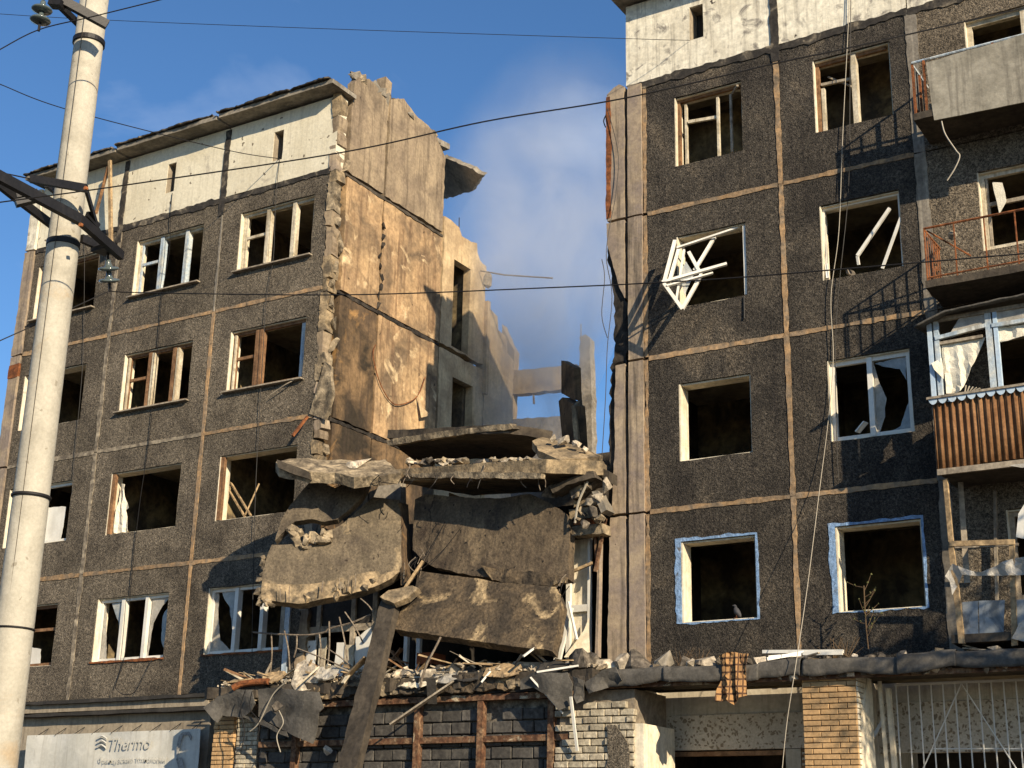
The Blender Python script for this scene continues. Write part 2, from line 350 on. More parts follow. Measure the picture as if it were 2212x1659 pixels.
# ================================================================ setting
MB().add([(-400,-400,0),(400,-400,0),(400,600,0),(-400,600,0)], [(0,1,2,3)]).build('ground', 'asphalt', kind='structure')
MB().box(-40, 20, -7.5, 12, -.2, .13).build('pavement', 'concrete_dark', kind='structure')

ZR = [4.5, 7.27, 10.06, 12.87, 15.61]
ZW = [(5.33, 6.70), (8.10, 9.50), (10.92, 12.30), (13.70, 15.12)]
XA, XB, XC = -24.58, -21.35, -18.30
XD, XE, XF = -10.78, -8.15, -5.75
left = thing('apartment_block', 'grey pebbledash apartment block whose end wall stands open to the collapsed gap', 'building', (-23, 2, .13))
right = thing('apartment_block', 'soot-dark pebbledash apartment block with stacked balconies and an entrance canopy', 'building', (-7, 1.5, .13))

def panel(b, x0, x1, z0, z1, m, hole=None, jag=.004, seed=0, jr=None):
    pl = plate(rect(x0+.012, x1-.012, z0+.012, z1-.012, 0), .3, jag=jag, step=.2, holes=[rect(*hole, 0)] if hole else (), jagh=.012, seed=seed)
    return pl.build('wall_panel', m, b)
def joint(b, p, q, wd, m, jag=.02, seed=1, y=-.014):
    p, q = V(p), V(q)
    if abs(p.x-q.x) > abs(p.z-q.z): pts = [p+V((0,0,-wd/2)), q+V((0,0,-wd/2)), q+V((0,0,wd/2)), p+V((0,0,wd/2))]
    else: pts = [p+V((-wd/2,0,0)), p+V((wd/2,0,0)), q+V((wd/2,0,0)), q+V((-wd/2,0,0))]
    for k in pts: k.y = y
    return plate(pts, .05, jag=jag, step=.09, seed=seed).build('mortar_joint', m, b)

def window(b, x0, x1, z0, z1, mf='wood_white', mull=(), vent=None, y=.10, bw=.065, frame=True, reveal='reveal_white', sill=None, skip='', mmat=None, mbw=None, rt=.02):
    """frame (or bare reveal) as the part, its bars, linings and sill as sub-parts"""
    e = .002; rv = MB()
    rv.box(x0+e, x0+e+rt, .012, .33, z0+e, z1-e); rv.box(x1-e-rt, x1-e, .045, .33, z0+e, z1-e)
    rv.box(x0+e+rt, x1-e-rt, .05, .33, z1-e-rt, z1-e); rv.box(x0+e+rt, x1-e-rt, .035, .33, z0+e, z0+e+rt*.6)
    a0, a1, c0, c1 = x0+e+rt+.001, x1-e-rt-.001, z0+e+rt+.001, z1-e-rt-.001
    if not frame:
        return rv.build('window_reveal', reveal, b)
    f = MB(); d = .075
    if 'l' not in skip: f.box(a0, a0+bw, y, y+d, c0, c1)
    if 'r' not in skip: f.box(a1-bw, a1, y, y+d, c0, c1)
    if 't' not in skip: f.box(a0+bw, a1-bw, y+.004, y+d-.004, c1-bw, c1)
    if 'b' not in skip: f.box(a0+bw, a1-bw, y+.004, y+d-.004, c0, c0+bw)
    wn = f.build('window', mf, b); rv.build('reveal', reveal, wn)
    for i, t in enumerate(mull):
        xm = a0+(a1-a0)*t; w2 = (mbw or bw*1.5)/2
        MB().box(xm-w2, xm+w2, y-.035, y+d+.03, c0+.01, c1-.01).build('mullion', mmat or mf, wn)
    if vent:
        l0, l1, tz = vent; p0 = a0+(a1-a0)*l0+bw+.01; p1 = a0+(a1-a0)*l1-bw*.8; zt = c1-(c1-c0)*tz
        s = MB(); s.box(p0, p1, y+.01, y+.06, zt-.03, zt+.035); s.box(p0, p0+.04, y+.012, y+.058, c0+bw, zt-.03); s.box(p1-.04, p1, y+.012, y+.058, c0+bw, zt-.03)
        s.box(p0, p0+.035, y+.012, y+.058, zt+.035, c1-bw); s.build('sash', mmat or mf, wn)
    if sill:
        MB().bar((x0-.05, -.03, z0-.02), (x1+.05, -.03, z0-.025), .16, .03).build('sill', sill, wn)
    return wn
def shard(wn, pts, y, m='dirty_glass', seed=0, jag=.02):
    return plate([V((x, y, z)) for x, z in pts], .005, jag=jag, step=.07, seed=seed).build('pane', m, wn)

# ---------------------------------------------------------------- left block
cols = [(-27.52, XA), (XA, XB), (XB, XC)]
wins = [(-27.33, -25.23), (-24.0, -21.9), (-20.8, -18.7)]
for r in range(4):
    for c in range(3):
        x0, x1 = cols[c]; hx = wins[c]
        panel(left, x0, x1, ZR[r]+(.06 if r == 0 else 0), ZR[r+1], 'pebble_grey', (hx[0], hx[1], *ZW[r]), jag=.03 if c == 2 else .005, seed=r*3+c)
for c in range(3):
    x0, x1 = cols[c]; sm = [None, (-23.24, -22.97, 16.17, 16.92), (-20.0, -19.72, 16.2, 16.93)][c]
    if c == 0: x0 = -27.5
    panel(left, x0, x1+(.12 if c == 2 else 0), 15.63, 17.39, 'white_plaster', sm, seed=30+c, jag=.006)
    if sm:
        window(left, *sm, frame=False, rt=.01, reveal='render_grey')
for x, m, wd in ((XA, 'mortar_white', .10), (XB, 'mortar_tan', .085)):
    for r in range(4): joint(left, (x, 0, ZR[r]+.003), (x, 0, ZR[r+1]-.003), wd*(.6 if r == 3 and x == XB else 1), 'mortar_grey' if r == 3 and x == XB else m, seed=int(r+abs(x)), jag=.028 if m == 'mortar_white' else .016)
for r in (1, 2, 3):
    joint(left, (-27.5, 0, ZR[r]), (XA-.06, 0, ZR[r]), .09, 'mortar_tan' if r != 2 else 'mortar_white', seed=r*5)
    joint(left, (XA+.06, 0, ZR[r]), (XB-.05, 0, ZR[r]), .075, 'mortar_tan' if r != 2 else 'mortar_white', seed=r*5+1, jag=.018)
    joint(left, (XB+.05, 0, ZR[r]), (XC-.03, 0, ZR[r]), .085, 'mortar_tan', seed=r*5+2, jag=.018)
for c in range(3): joint(left, (cols[c][0], 0, 15.55), (cols[c][1], 0, 15.58), .13, 'bitumen', seed=50+c, jag=.045, y=-.02)
for x in (XA, XB): joint(left, (x-.04, 0, 15.2), (x-.02, 0, 17.33), .15, 'bitumen', seed=int(60+abs(x)), jag=.03, y=-.022)
for r in range(-1, 5):                                  # beige edge strip at the far corner
    z0 = [1, *ZR][r+1]; z1 = [*ZR, 17.3][r+1]
    plate(rect(-27.86, -27.53, z0+.02, z1-.03, -.05), .33, jag=.03 if r > 2 else .012, step=.12, seed=70+r).build('edge_strip', 'pilaster' if r < 4 else 'white_worn', left)
plate(rect(-27.87, -27.52, 12.3, 12.62, -.062), .3, jag=.02, seed=3).build('brick_patch', 'rust', left)
# rooms behind the openings
for r in range(5):
    MB().box(-27.8, -18.36, .305, 5.5, ZR[r]-.13, ZR[r]+.1).build('floor_slab', 'room_ceiling', left)
for r in range(4):
    MB().box(-27.8, -18.37, 5.5, 5.7, ZR[r]+.1, ZR[r+1]-.13).build('back_wall', 'wallpaper', left)
    for x in (-27.82, XA, XB): MB().box(x-.07, x+.07, .31, 5.49, ZR[r]+.105, ZR[r+1]-.135).build('partition', 'wallpaper', left)
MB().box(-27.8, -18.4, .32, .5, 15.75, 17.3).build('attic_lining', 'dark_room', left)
MB().add([(-27.9,.42,17.46),(-18.25,.42,17.46),(-18.25,4.4,18.05),(-27.9,4.4,18.05),(-27.9,.42,17.62),(-18.25,.42,17.62),(-18.25,4.4,18.2),(-27.9,4.4,18.2)],
         [(0,3,2,1),(4,5,6,7),(0,1,5,4),(1,2,6,5),(2,3,7,6),(3,0,4,7)]).build('roof', 'concrete_roof', left)
# ground storey wall
MB().box(-27.8, -20.45, .0, .3, .13, 4.3).build('ground_storey_wall', 'render_grey', left)
MB().box(-27.8, -20.4, -.16, .28, 4.305, 4.5).build('band', 'render_grey', left)
for z, d in ((4.47, .26), (4.22, .2)):
    plate([V((-27.9,-d,z)), V((-20.35,-d,z)), V((-20.35,-d,z+.07)), V((-27.9,-d,z+.06))], .2, jag=.015, step=.3, seed=int(z*10)).build('flashing', 'felt_dark', left)
# roof overhang in three lengths with ragged felt on it
for k, (x0, x1) in enumerate(((-27.75, XA-.03), (XA+.03, XB-.03), (XB+.03, -18.05))):
    dz = (-.02, 0, .015)[k]
    ov = plate([V((x0, -.43, 17.42+dz)), V((x1, -.43, 17.42+dz)), V((x1, .41, 17.42+dz)), V((x0, .41, 17.42+dz))], .1, jag=.018, step=.25, seed=80+k).build('roof_overhang', 'concrete_roof', left)
    plate([V((x0-.02, -.5, 17.535+dz)), V((x1-.1, -.49, 17.535+dz)), V((x1-.1, .9, 17.62+dz)), V((x0-.02, .9, 17.62+dz))], .03, jag=.055, step=.07, grid=.2, rough=.02, rfreq=4, seed=85+k).build('roofing_felt', 'bitumen', left)
for k in range(22):
    rr = random.Random(k); x = -27.6+rr.random()*9.3
    MB().rock((x, -.34+rr.random()*.3, 17.58), (rr.uniform(.1,.3), .2, rr.uniform(.03,.08)), k).build('roofing_scrap', 'bitumen' if k % 2 else 'concrete_roof', left)

# windows of the left block
for c in range(3):
    x0, x1 = wins[c]
    # top storey
    window(left, x0, x1, *ZW[3], mf=('wood_brown', 'wood_white', 'wood_white')[c], mull=((), (.36, .74), (.36, .72))[c], vent=(0, .36, .42) if c else None, mmat=(None, 'wood_blue', 'wood_white')[c], skip='' if c else 'r', sill='wood_grey')
    window(left, x0, x1, *ZW[2], mf=('wood_brown', 'wood_brown', 'wood_brown')[c], mull=((), (.36, .72), (.34, .39))[c], vent=(0, .36, .45) if c else None, skip=('rtb', '', 'r')[c], sill='wood_grey' if c else None, mmat='wood_brown')
    if c: MB().box(x0+.09, x0+.13, .06, .16, ZW[2][0]+.05, ZW[2][1]-.08).build('casing', 'wood_white', left)
    if c == 1:
        for t in (.41, .77): MB().box(x0+t*2.1-.02, x0+t*2.1+.03, .05, .2, ZW[2][0]+.06, ZW[2][1]-.08).build('casing', 'wood_white', left)
    if c == 2: MB().box(x1-.2, x1-.05, .12, .2, ZW[2][0]+.05, ZW[2][1]-.06).build('casing', 'wood_blue', left)
    # third storey: bare openings
    w3 = window(left, x0, x1, *ZW[1], mf='wood_brown' if c else 'plastic_white', frame=True, skip='rtb' if c else '', mull=() if c else (.5,), bw=.1 if c else .06, y=.02 if c else .1)
    w2 = window(left, x0, x1, *ZW[0], mf='plastic_white' if c else 'wood_brown', mull=(.34, .68) if c else (.4,), vent=None if c else (.4, 1, .4), bw=.06)
    zz0, zz1 = ZW[0]
    if c == 1:
        shard(w2, [(x0+.1,zz0+.08),(x0+.3,zz0+.08),(x0+.22,zz0+.7),(x0+.16,zz0+1.1),(x0+.1,zz1-.1)], .14, 'film', 1)
        shard(w2, [(x0+.3,zz1-.1),(x0+.68,zz1-.1),(x0+.68,zz0+.3),(x0+.6,zz0+.6),(x0+.55,zz1-.5)], .14, 'dirty_glass', 2)
        shard(w2, [(x0+1.5,zz1-.09),(x0+2.0,zz1-.09),(x0+1.8,zz1-.25),(x0+1.58,zz1-.6),(x0+1.52,zz0+.1),(x0+1.5,zz0+.1)], .14, 'film', 3)
        shard(w2, [(x0+1.95,zz1-.3),(x0+2.02,zz0+.1),(x0+1.85,zz0+.4),(x0+1.84,zz0+.9)], .15, 'dirty_glass', 4)
    if c == 2:
        shard(w2, [(x0+.09,zz0+.08),(x0+.62,zz0+.08),(x0+.3,zz0+.3),(x0+.2,zz0+.8),(x0+.16,zz1-.1),(x0+.09,zz1-.1)], .14, 'film', 5)
        shard(w2, [(x0+.25,zz1-.09),(x0+.66,zz1-.09),(x0+.68,zz0+.2),(x0+.6,zz0+.5),(x0+.5,zz0+.95),(x0+.4,zz1-.3)], .14, 'dirty_glass', 6)
    if c == 0:
        shard(w3, [(x1-.95,9.0),(x1-.35,8.95),(x1-.4,8.2),(x1-.95,8.2)], .2, 'plastic_white', 7)
        shard(w2, [(x1-.95,5.8),(x1-.65,5.75),(x1-.62,5.42),(x1-.95,5.42)], .24, 'plastic_white', 8)
    if c: plate([V((x0-.02,-.03,zz0-.03)),V((x1+.02,-.03,zz0-.03)),V((x1+.02,-.03,zz0+.015)),V((x0-.02,-.03,zz0+.015))], .04, jag=.02, seed=c).build('drip_flashing', 'rust', left)
cu = plate([V((-23.86,.16,9.3)),V((-23.72,.16,9.25)),V((-23.66,.16,8.9)),V((-23.5,.16,8.7)),V((-23.62,.16,8.66)),V((-23.45,.16,8.16)),V((-23.9,.16,8.16))], .006, jag=.02, step=.08, grid=.08, bend=lambda u, v: .03*math.sin(u*14+v*3), seed=9)
cu.build('curtain', 'net_curtain', left)
# planks leaning inside the third-storey room beside the gap
for k, (p, q) in enumerate((((486,1045),(530,1118)),((498,1042),(542,1114)),((560,1045),(530,1112)),((497,1050),(484,1112)))):
    MB().bar(at(*p, .5), at(*q, .35), .045, .03).build('loose_plank', 'wood_raw', None, 'bare splintered batten leaning inside the gap-side third-storey window', 'plank', 'battens inside the window')
plate([at(584,851,-.12), at(618,833,-.12), at(640,817,-.05), at(612,838,-.1)], .02, jag=.01).build('loose_sill', 'wood_grey', left)

# exposed cross wall on the gap side
XW = -18.15
def ew(pts, m, holes=(), jag=.02, seed=0, t=.2, name='cross_wall_panel', x=XW, rough=.02, grid=.25):
    return plate([V((x, y, z)) for y, z in pts], t, jag=jag, step=.13, grid=grid, rough=rough, holes=[[V((x, y, z)) for y, z in h] for h in holes], seed=seed).build(name, m, left)
ew([(.42,15.7),(1.70,15.7),(1.70,17.9),(1.45,18.15),(.95,18.25),(.6,18.1),(.42,17.9)], 'attic_inner', jag=.03, seed=1)
ew([(1.80,15.7),(4.08,15.7),(4.1,17.65),(3.7,18.1),(2.9,18.2),(2.3,18.4),(1.8,18.15)], 'attic_inner', jag=.03, seed=2)
ew([(1.6,17.6),(1.85,17.6),(1.86,18.62),(1.62,18.66)], 'attic_inner', jag=.02, seed=3, x=-18.2, t=.25, name='broken_column')
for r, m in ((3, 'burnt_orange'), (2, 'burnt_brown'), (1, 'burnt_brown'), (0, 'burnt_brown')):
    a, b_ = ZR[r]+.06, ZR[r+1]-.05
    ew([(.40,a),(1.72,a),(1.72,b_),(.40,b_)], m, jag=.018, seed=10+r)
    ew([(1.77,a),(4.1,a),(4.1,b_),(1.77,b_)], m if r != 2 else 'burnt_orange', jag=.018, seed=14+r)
for r in range(1, 5):
    plate([V((-18.135,.3,ZR[r]-.05)),V((-18.135,4.1,ZR[r]-.05)),V((-18.135,4.1,ZR[r]+.02)),V((-18.135,.3,ZR[r]+.02))], .2, jag=.03, step=.1, seed=20+r).build('broken_floor_edge', 'soot_edge' if r < 4 else 'concrete_dark', left)
ew([(4.16,12.95),(6.05,12.95),(6.05,15.55),(5.75,15.6),(5.6,15.95),(4.9,15.9),(4.8,16.1),(4.16,16.15)], 'pale_inner', [[(4.62,12.99),(5.35,12.99),(5.35,15.2),(4.62,15.2)]], seed=5, jag=.04)
for r in (2, 1): ew([(4.16,ZR[r]+.06),(6.05,ZR[r]+.06),(6.05,ZR[r+1]-.05),(4.16,ZR[r+1]-.05)], 'pale_inner', [[(4.75,ZR[r]+.1),(5.6,ZR[r]+.1),(5.6,ZR[r]+2.2),(4.75,ZR[r]+2.2)]], seed=6+r, jag=.03)
ew([(6.1,10.1),(7.45,10.1),(7.45,13.45),(7.12,13.6),(7.05,13.98),(6.7,14.05),(6.62,14.4),(6.1,14.5)], 'pale_inner', seed=8, jag=.025)
ew([(6.1,7.3),(7.45,7.3),(7.45,10.02),(6.1,10.02)], 'pale_inner', seed=9, jag=.02)
MB().box(-18.36, -18.05, 6.02, 6.14, 12.2, 14.6).build('door_post', 'pale_inner', left)
MB().rock((-18.1, 6.1, 15.2), (.35, .25, .5), 5).build('hanging_lump', 'broken_concrete', left)
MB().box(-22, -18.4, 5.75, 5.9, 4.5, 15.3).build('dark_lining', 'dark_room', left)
# pale crumbling edge of the facade panel at the gap
rr = random.Random(4)
z = 4.6
while z < 17.3:
    h = rr.uniform(.18, .75)
    m = 'slab_edge' if rr.random() < .55 else 'broken_concrete'
    x = -18.25+rr.uniform(-.05, .03); m = rr.choice(['slab_edge', 'broken_concrete', 'attic_inner', 'pilaster'])
    plate([V((x-.07,-.02+rr.uniform(-.02,.05),z)), V((x+.09,.0,z)), V((x+.09,.0,z+h-.02)), V((x-.07,-.02,z+h-.02))], .3, jag=.05, step=.07, seed=int(z*10)).build('broken_edge', m, left)
    if rr.random() < .5: MB().rock((x+.1, .2+rr.uniform(-.1,.12), z+h/2), (.16,.2,h*.8), int(z*13)).build('broken_edge', 'broken_concrete', left)
    z += h
# broken wedge of the facade above the third storey
plate([at(668,893,-.05), at(700,780,-.05), at(713,790,-.05), at(718,850,-.05), at(700,905,-.05)], .1, jag=.02, grid=.15, rough=.04, seed=6).build('torn_concrete', 'broken_concrete', left)
MB().bar(at(664,900,-.15), at(632,942,-.5), .05).build('bent_bar', 'rust', left)
for k in range(22):
    rr = random.Random(k+40); y = .45+rr.random()*3.5
    MB().rock((-18.25+rr.uniform(-.1,.05), y, (18.14 if y < 1.8 else 18.22-(y-1.8)*.13)+rr.random()*.1), rr.uniform(.14,.36), k).build('roof_rubble', 'concrete_roof' if k % 3 else 'broken_concrete', left)
for k, (a, b_) in enumerate((((767,178),(767,205)),((870,240),(888,250)),((855,252),(880,268)),((748,212),(768,216)),((992,470),(992,505)),((800,205),(815,213)),((872,238),(880,262)))):
    p = atx(*a, -18.3); q = atx(*b_, -18.3)
    if k == 0: p = p+V((0, 0, .15))
    MB().tube([p, q-V((0,0,.3 if k in (0,4) else 0))], .012, 5).build('rebar', 'cable_black', left)
plate([at(957,338,4.6), at(1012,362,4.4), at(1046,381,4.3), at(1030,388,4.5), at(1022,412,5.0), at(957,430,5.9)], .12, jag=.05, step=.1, seed=12).build('hanging_roof_slab', 'concrete_roof', left)
MB().tube([atx(1038,585,-18.1), atx(1038,585,-18.1)+V((.7,0,-.25)), atx(1038,585,-18.1)+V((2.0,.1,-.55))], .02, 5).build('bent_rod', 'rebar', left)
# loop of cable on the cross wall
MB().tube(curve([atx(811,745,-18.1), atx(806,770,-18.1), atx(822,830,-18.1), atx(850,872,-18.1), atx(885,868,-18.1), atx(905,850,-18.1), atx(918,815,-18.1)]), .012, 5).build('wire_loop', 'rust', left)
plate([atx(902,852,-18.08), atx(912,880,-18.05), atx(930,896,-18.0), atx(910,902,-18.05)], .01, jag=.01).build('torn_wallpaper', 'pale_inner', left)
for k in range(9):
    rr = random.Random(k+3); MB().rock((-18.14, 1.75+rr.uniform(-.08,.08), 13.0+k*.24), (.06,.12,.2), k).build('seam_hole_shade', 'soot_edge', left)  # solid dark lumps; the shade of open holes is their colour

# ---------------------------------------------------------------- rear wall remnant seen through the gap
ruin = thing('ruined_rear_wall', 'pale broken rear wall with an empty window standing beyond the smoke', 'wall', (-18, 9, .13))
def rw(px, name, m='pale_inner', t=.25, jag=.03, Y=9.0, seed=0): return plate([at(a, b_, Y) for a, b_ in px], t, jag=jag, step=.15, grid=.4, rough=.02, seed=seed).build(name, m, ruin)
rw([(1098,800),(1245,787),(1245,838),(1108,852)], 'lintel', seed=1)
rw([(1085,700),(1112,758),(1107,850),(1104,905),(1084,905)], 'jamb', seed=2)
rw([(1085,908),(1250,895),(1250,1010),(1085,1010)], 'spandrel', 'concrete_roof', seed=3)
rw([(1251,728),(1264,722),(1275,732),(1277,800),(1279,1010),(1252,1010)], 'pier', 'concrete_roof', Y=8.9, seed=4)
rw([(1150,852),(1153,852),(1154,872),(1151,872)], 'hanging_strip', 'rebar', t=.04, jag=0, seed=5)
MB().tube([at(1255,700,8.9), at(1255,740,8.9)], .015, 5).build('rebar', 'rebar', ruin)
MB().box(-20.5, -14.4, 8.95, 9.2, .13, at(1150, 1000, 9).z).build('lower_wall', 'concrete_dark', ruin)

# ---------------------------------------------------------------- right block
rc = [(XD, XE), (XE, XF), (XF, -2.4)]
rwn = [(-10.17, -8.83), (-7.48, -6.1), (-4.82, -2.9)]
DPS = [2.6, 2.6, 2.2, 1.2, 1.2]; DEP = 1.2  # storey depths, upper ones cut shallow to let sun reach the ruins
for r in range(4):
    for c in range(3):
        x0, x1 = rc[c]
        panel(right, x0, x1, ZR[r]+(.06 if r == 0 else 0), ZR[r+1], 'pebble_dark' if c < 2 else 'pebble_light', (*rwn[c], *ZW[r]), seed=100+r*3+c)
for c in range(3):
    sm = [(-9.83, -9.55, 16.24, 16.95), None, (-4.2, -3.9, 16.24, 16.95)][c]
    panel(right, rc[c][0]-(.4 if c == 0 else 0), rc[c][1], 15.63, 17.39, 'white_worn', sm, seed=120+c)
    if sm: window(right, *sm, frame=False, rt=.01, reveal='render_grey')
    joint(right, (rc[c][0]-(.35 if c == 0 else 0), 0, 15.56), (rc[c][1], 0, 15.58), .15, 'bitumen', seed=125+c, jag=.05, y=-.02)
    MB().box(rc[c][0]-(.55 if c == 0 else -.03), rc[c][1]-.03, -.43, .4, 17.42, 17.52).build('roof_overhang', 'concrete_roof', right)
joint(right, (XE, 0, 15.3), (XE, 0, 17.35), .15, 'bitumen', seed=131, jag=.03, y=-.022)
for r in range(4):
    joint(right, (XE, 0, ZR[r]+.003), (XE, 0, ZR[r+1]-.003), .085, 'mortar_tan', seed=140+r)
    joint(right, (XF+.05, 0, ZR[r]+.003), (XF+.05, 0, ZR[r+1]-.003), .2, 'mortar_grey', seed=150+r, jag=.02)
    joint(right, (XD-.005, 0, ZR[r]+.03), (XD-.005, 0, ZR[r+1]-.03), .07, 'mortar_tan', seed=155+r, jag=.025)
    if r:
        for c in range(2): joint(right, (rc[c][0]+.05, 0, ZR[r]), (rc[c][1]-.05, 0, ZR[r]), .085, 'mortar_tan', seed=160+r*3+c)
for r in range(5):
    MB().box(XD-.35, -2.4, .305, DPS[max(r-1, 0)], ZR[r]-.13, ZR[r]+.1).build('floor_slab', 'room_ceiling', right)
for r in range(-1, 4):
    z0 = .13 if r < 0 else ZR[r]+.1
    if r >= 0:
        MB().box(XD-.35, -2.4, DPS[r], DPS[r]+.2, z0, ZR[r+1]-.13).build('back_wall', 'wallpaper', right)
        for x in (XE, XF, -2.47): MB().box(x-.07, x+.07, .31, DPS[r]-.01, ZR[r]+.105, ZR[r+1]-.135).build('partition', 'wallpaper', right)
    MB().box(XD-.4, XD-.2, .305, DPS[max(r, 0)]+.19, z0, ZR[r+1]-.135).build('cross_wall', 'concrete_dark', right)
MB().box(XD-.4, -2.4, .32, .5, 15.75, 17.3).build('attic_lining', 'dark_room', right)
MB().box(XD-.4, -2.4, .42, DEP+.4, 17.5, 17.62).build('roof', 'concrete_roof', right)
# end pilasters: the near one intact, the outer one a remnant of the fallen section with a burnt ragged edge
for r in range(4):
    z0, z1 = ZR[r]+.02, ZR[r+1]-.02
    plate(rect(-11.12, -10.83, z0, z1, -.05), .34, jag=.008, seed=170+r).build('pilaster', 'pilaster', right)
out_l = [[(-11.56,12.9),(-11.2,12.9),(-11.2,15.62),(-11.3,15.7),(-11.42,15.66),(-11.57,15.55)],
         [(-11.3,11.5),(-11.2,11.3),(-11.2,12.85),(-11.57,12.85),(-11.56,12.4),(-11.42,11.95)],
         [(-11.47,7.3),(-11.2,7.3),(-11.2,10.03),(-11.38,10.03),(-11.42,9.2),(-11.4,8.5)],
         [(-11.55,4.5),(-11.2,4.5),(-11.2,7.24),(-11.5,7.24),(-11.53,6.2)]]
for k, o in enumerate(out_l):
    plate([V((x, -.03, z)) for x, z in o], .3, jag=.015, step=.1, seed=180+k).build('torn_pilaster', 'pilaster', right)
plate([V((x, .03, z)) for x, z in [(-11.44,10.05),(-11.2,10.05),(-11.2,12.0),(-11.45,12.6),(-11.6,12.5),(-11.5,11.8),(-11.42,11.0)]], .25, jag=.05, step=.08, seed=190).build('charred_edge', 'soot_edge', right)
plate([V((x, .03, z)) for x, z in [(-11.56,7.4),(-11.3,7.4),(-11.2,10.1),(-11.46,10.1),(-11.56,9.2),(-11.54,8.3)]], .25, jag=.05, step=.08, seed=191).build('charred_edge', 'soot_edge', right)
plate([V((x, -.036, z)) for x, z in [(-11.58,12.95),(-11.49,12.95),(-11.47,14.3),(-11.5,15.5),(-11.58,15.5)]], .1, jag=.02, step=.1, seed=192).build('brick_edge', 'rust', right)
MB().box(-11.195, -11.125, .1, .3, 4.5, 15.6).build('expansion_joint', 'soot_edge', right)
MB().tube(curve([at(1308,250), at(1304,262), at(1308,275)]), .012, 5).build('bent_hook', 'cable_black', right)

# windows of the right block
w = window(right, *rwn[0], *ZW[3], mf='wood_brown', skip='rb', bw=.05)
MB().bar((-9.95,.14,14.62),(-9.35,.2,14.60),.05,.06).build('transom', 'wood_white', w)
for x, z0, z1 in ((-10.0,13.75,15.0),(-9.36,13.75,14.98)): MB().box(x-.02, x+.025, .13, .19, z0, z1).build('sash_bar', 'wood_white', w)
MB().bar((-9.12,.2,13.82),(-9.12,.2,15.0),.04,.05).build('sash_bar', 'wood_grey', w); MB().bar((-9.1,.22,15.0),(-8.9,.0,15.03),.04,.04).build('sash_bar', 'wood_grey', w)
w = window(right, *rwn[1], *ZW[3], mf='wood_brown', skip='rb', bw=.06, mull=(.52,), mmat='wood_white')
MB().bar((-7.38,.14,14.68),(-6.82,.16,14.66),.05,.05).build('transom', 'wood_grey', w); MB().bar((-7.3,.3,14.9),(-6.8,.35,14.55),.03,.03).build('loose_bar', 'wood_grey', w)
MB().box(-7.38, -7.32, .12, .2, 13.76, 14.6).build('casing', 'wood_white', w)
w = window(right, *rwn[0], *ZW[2], mf='plastic_white', skip='btlr', frame=False)
MB().box(-8.9, -8.85, .03, .1, 10.95, 12.25).build('casing', 'plastic_white', right)
# burst casement hanging out of the opening
cs = thing('burst_casement', 'white plastic casement burst out of its opening and hanging over the facade', 'window frame', at(1474, 640, -.5))
def bp(a, b_, wd=.06): return MB().bar(at(*a), at(*b_), wd, .05, up=(.3, -1, .2)).build('casement_bar', 'plastic_white', cs)
bp((1458,520,-.35),(1434,612,-.75)); bp((1466,540,-.3),(1445,612,-.7)); bp((1434,612,-.75),(1474,668,-.6)); bp((1474,668,-.6),(1515,594,-.3)); bp((1515,594,-.3),(1488,545,-.15))
bp((1500,585,-.25),(1544,512,.1), .055); bp((1430,610,-.75),(1570,570,-.3), .05); bp((1440,618,-.75),(1540,590,-.35), .03); bp((1462,536,-.2),(1600,490,.12), .035); bp((1478,540,-.4),(1460,655,-.65), .035)
plate([at(1480,565,-.35), at(1500,590,-.3), at(1478,640,-.5), at(1470,600,-.5)], .004, jag=.015).build('pane', 'dirty_glass', cs)
MB().tube([at(1607,640,-.02), at(1608,688,-.03)], .012, 5).build('dangling_strap', 'cable_black', right)
w = window(right, *rwn[1], *ZW[2], mf='plastic_white', skip='b', bw=.03)
lb = [((1922,450,.0),(1852,553,-.05),.055), ((1852,553,-.05),(1855,572,.0),.04), ((1946,470,.02),(1906,580,.02),.022)]
for k, (a, b_, wd) in enumerate(lb): MB().bar(at(*a), at(*b_), wd, .05).build('loose_bar', 'plastic_white', w)
MB().bar((-7.4,.02,10.95),(-7.44,.1,11.25),.05,.05).build('loose_bar', 'plastic_white', w); MB().rock((-7.02,.12,11.02), (.2,.15,.14), 3).build('debris', 'rubble_dark', w)
window(right, *rwn[0], *ZW[1], frame=False, rt=.03)
w = window(right, *rwn[1], *ZW[1], mf='plastic_white', bw=.07, mull=(.5,), mbw=.085)
x0, x1 = rwn[1]; z0, z1 = ZW[1]
shard(w, [(x0+.76,z1-.12),(x1-.1,z1-.1),(x1-.12,z1-.5),(x1-.22,z1-.3),(x1-.5,z1-.2)], .14, 'dirty_glass', 11)
shard(w, [(x0+.74,z1-.15),(x0+.8,z1-.4),(x0+.92,z1-.75),(x0+.86,z0+.35),(x0+.78,z0+.1),(x0+.74,z0+.1)], .14, 'film', 12)
shard(w, [(x1-.1,z0+.55),(x1-.1,z0+.08),(x0+.9,z0+.08),(x1-.25,z0+.16)], .14, 'dirty_glass', 13)
MB().bar((-7.02,-.02,8.2),(-6.86,-.06,8.34),.13,.02).build('debris', 'plastic_white', w)
for c in range(2):
    window(right, *rwn[c], *ZW[0], frame=False, rt=.03)
    a0, a1 = rwn[c]; z0, z1 = ZW[0]
    plate(rect(a0-.1, a1+.035, z0-.02, z1+.055, -.01), .02, jag=.026, step=.08, holes=[rect(a0, a1, z0, z1, -.01)], seed=200+c).build('painted_surround', 'blue_paint', right)
w = window(right, *rwn[2], *ZW[3], mf='wood_white', bw=.08, mull=(.5,)); w = window(right, *rwn[2], *ZW[2], mf='wood_white', bw=.07, mull=(.55,), vent=(0, .55, .4), mmat='wood_grey')
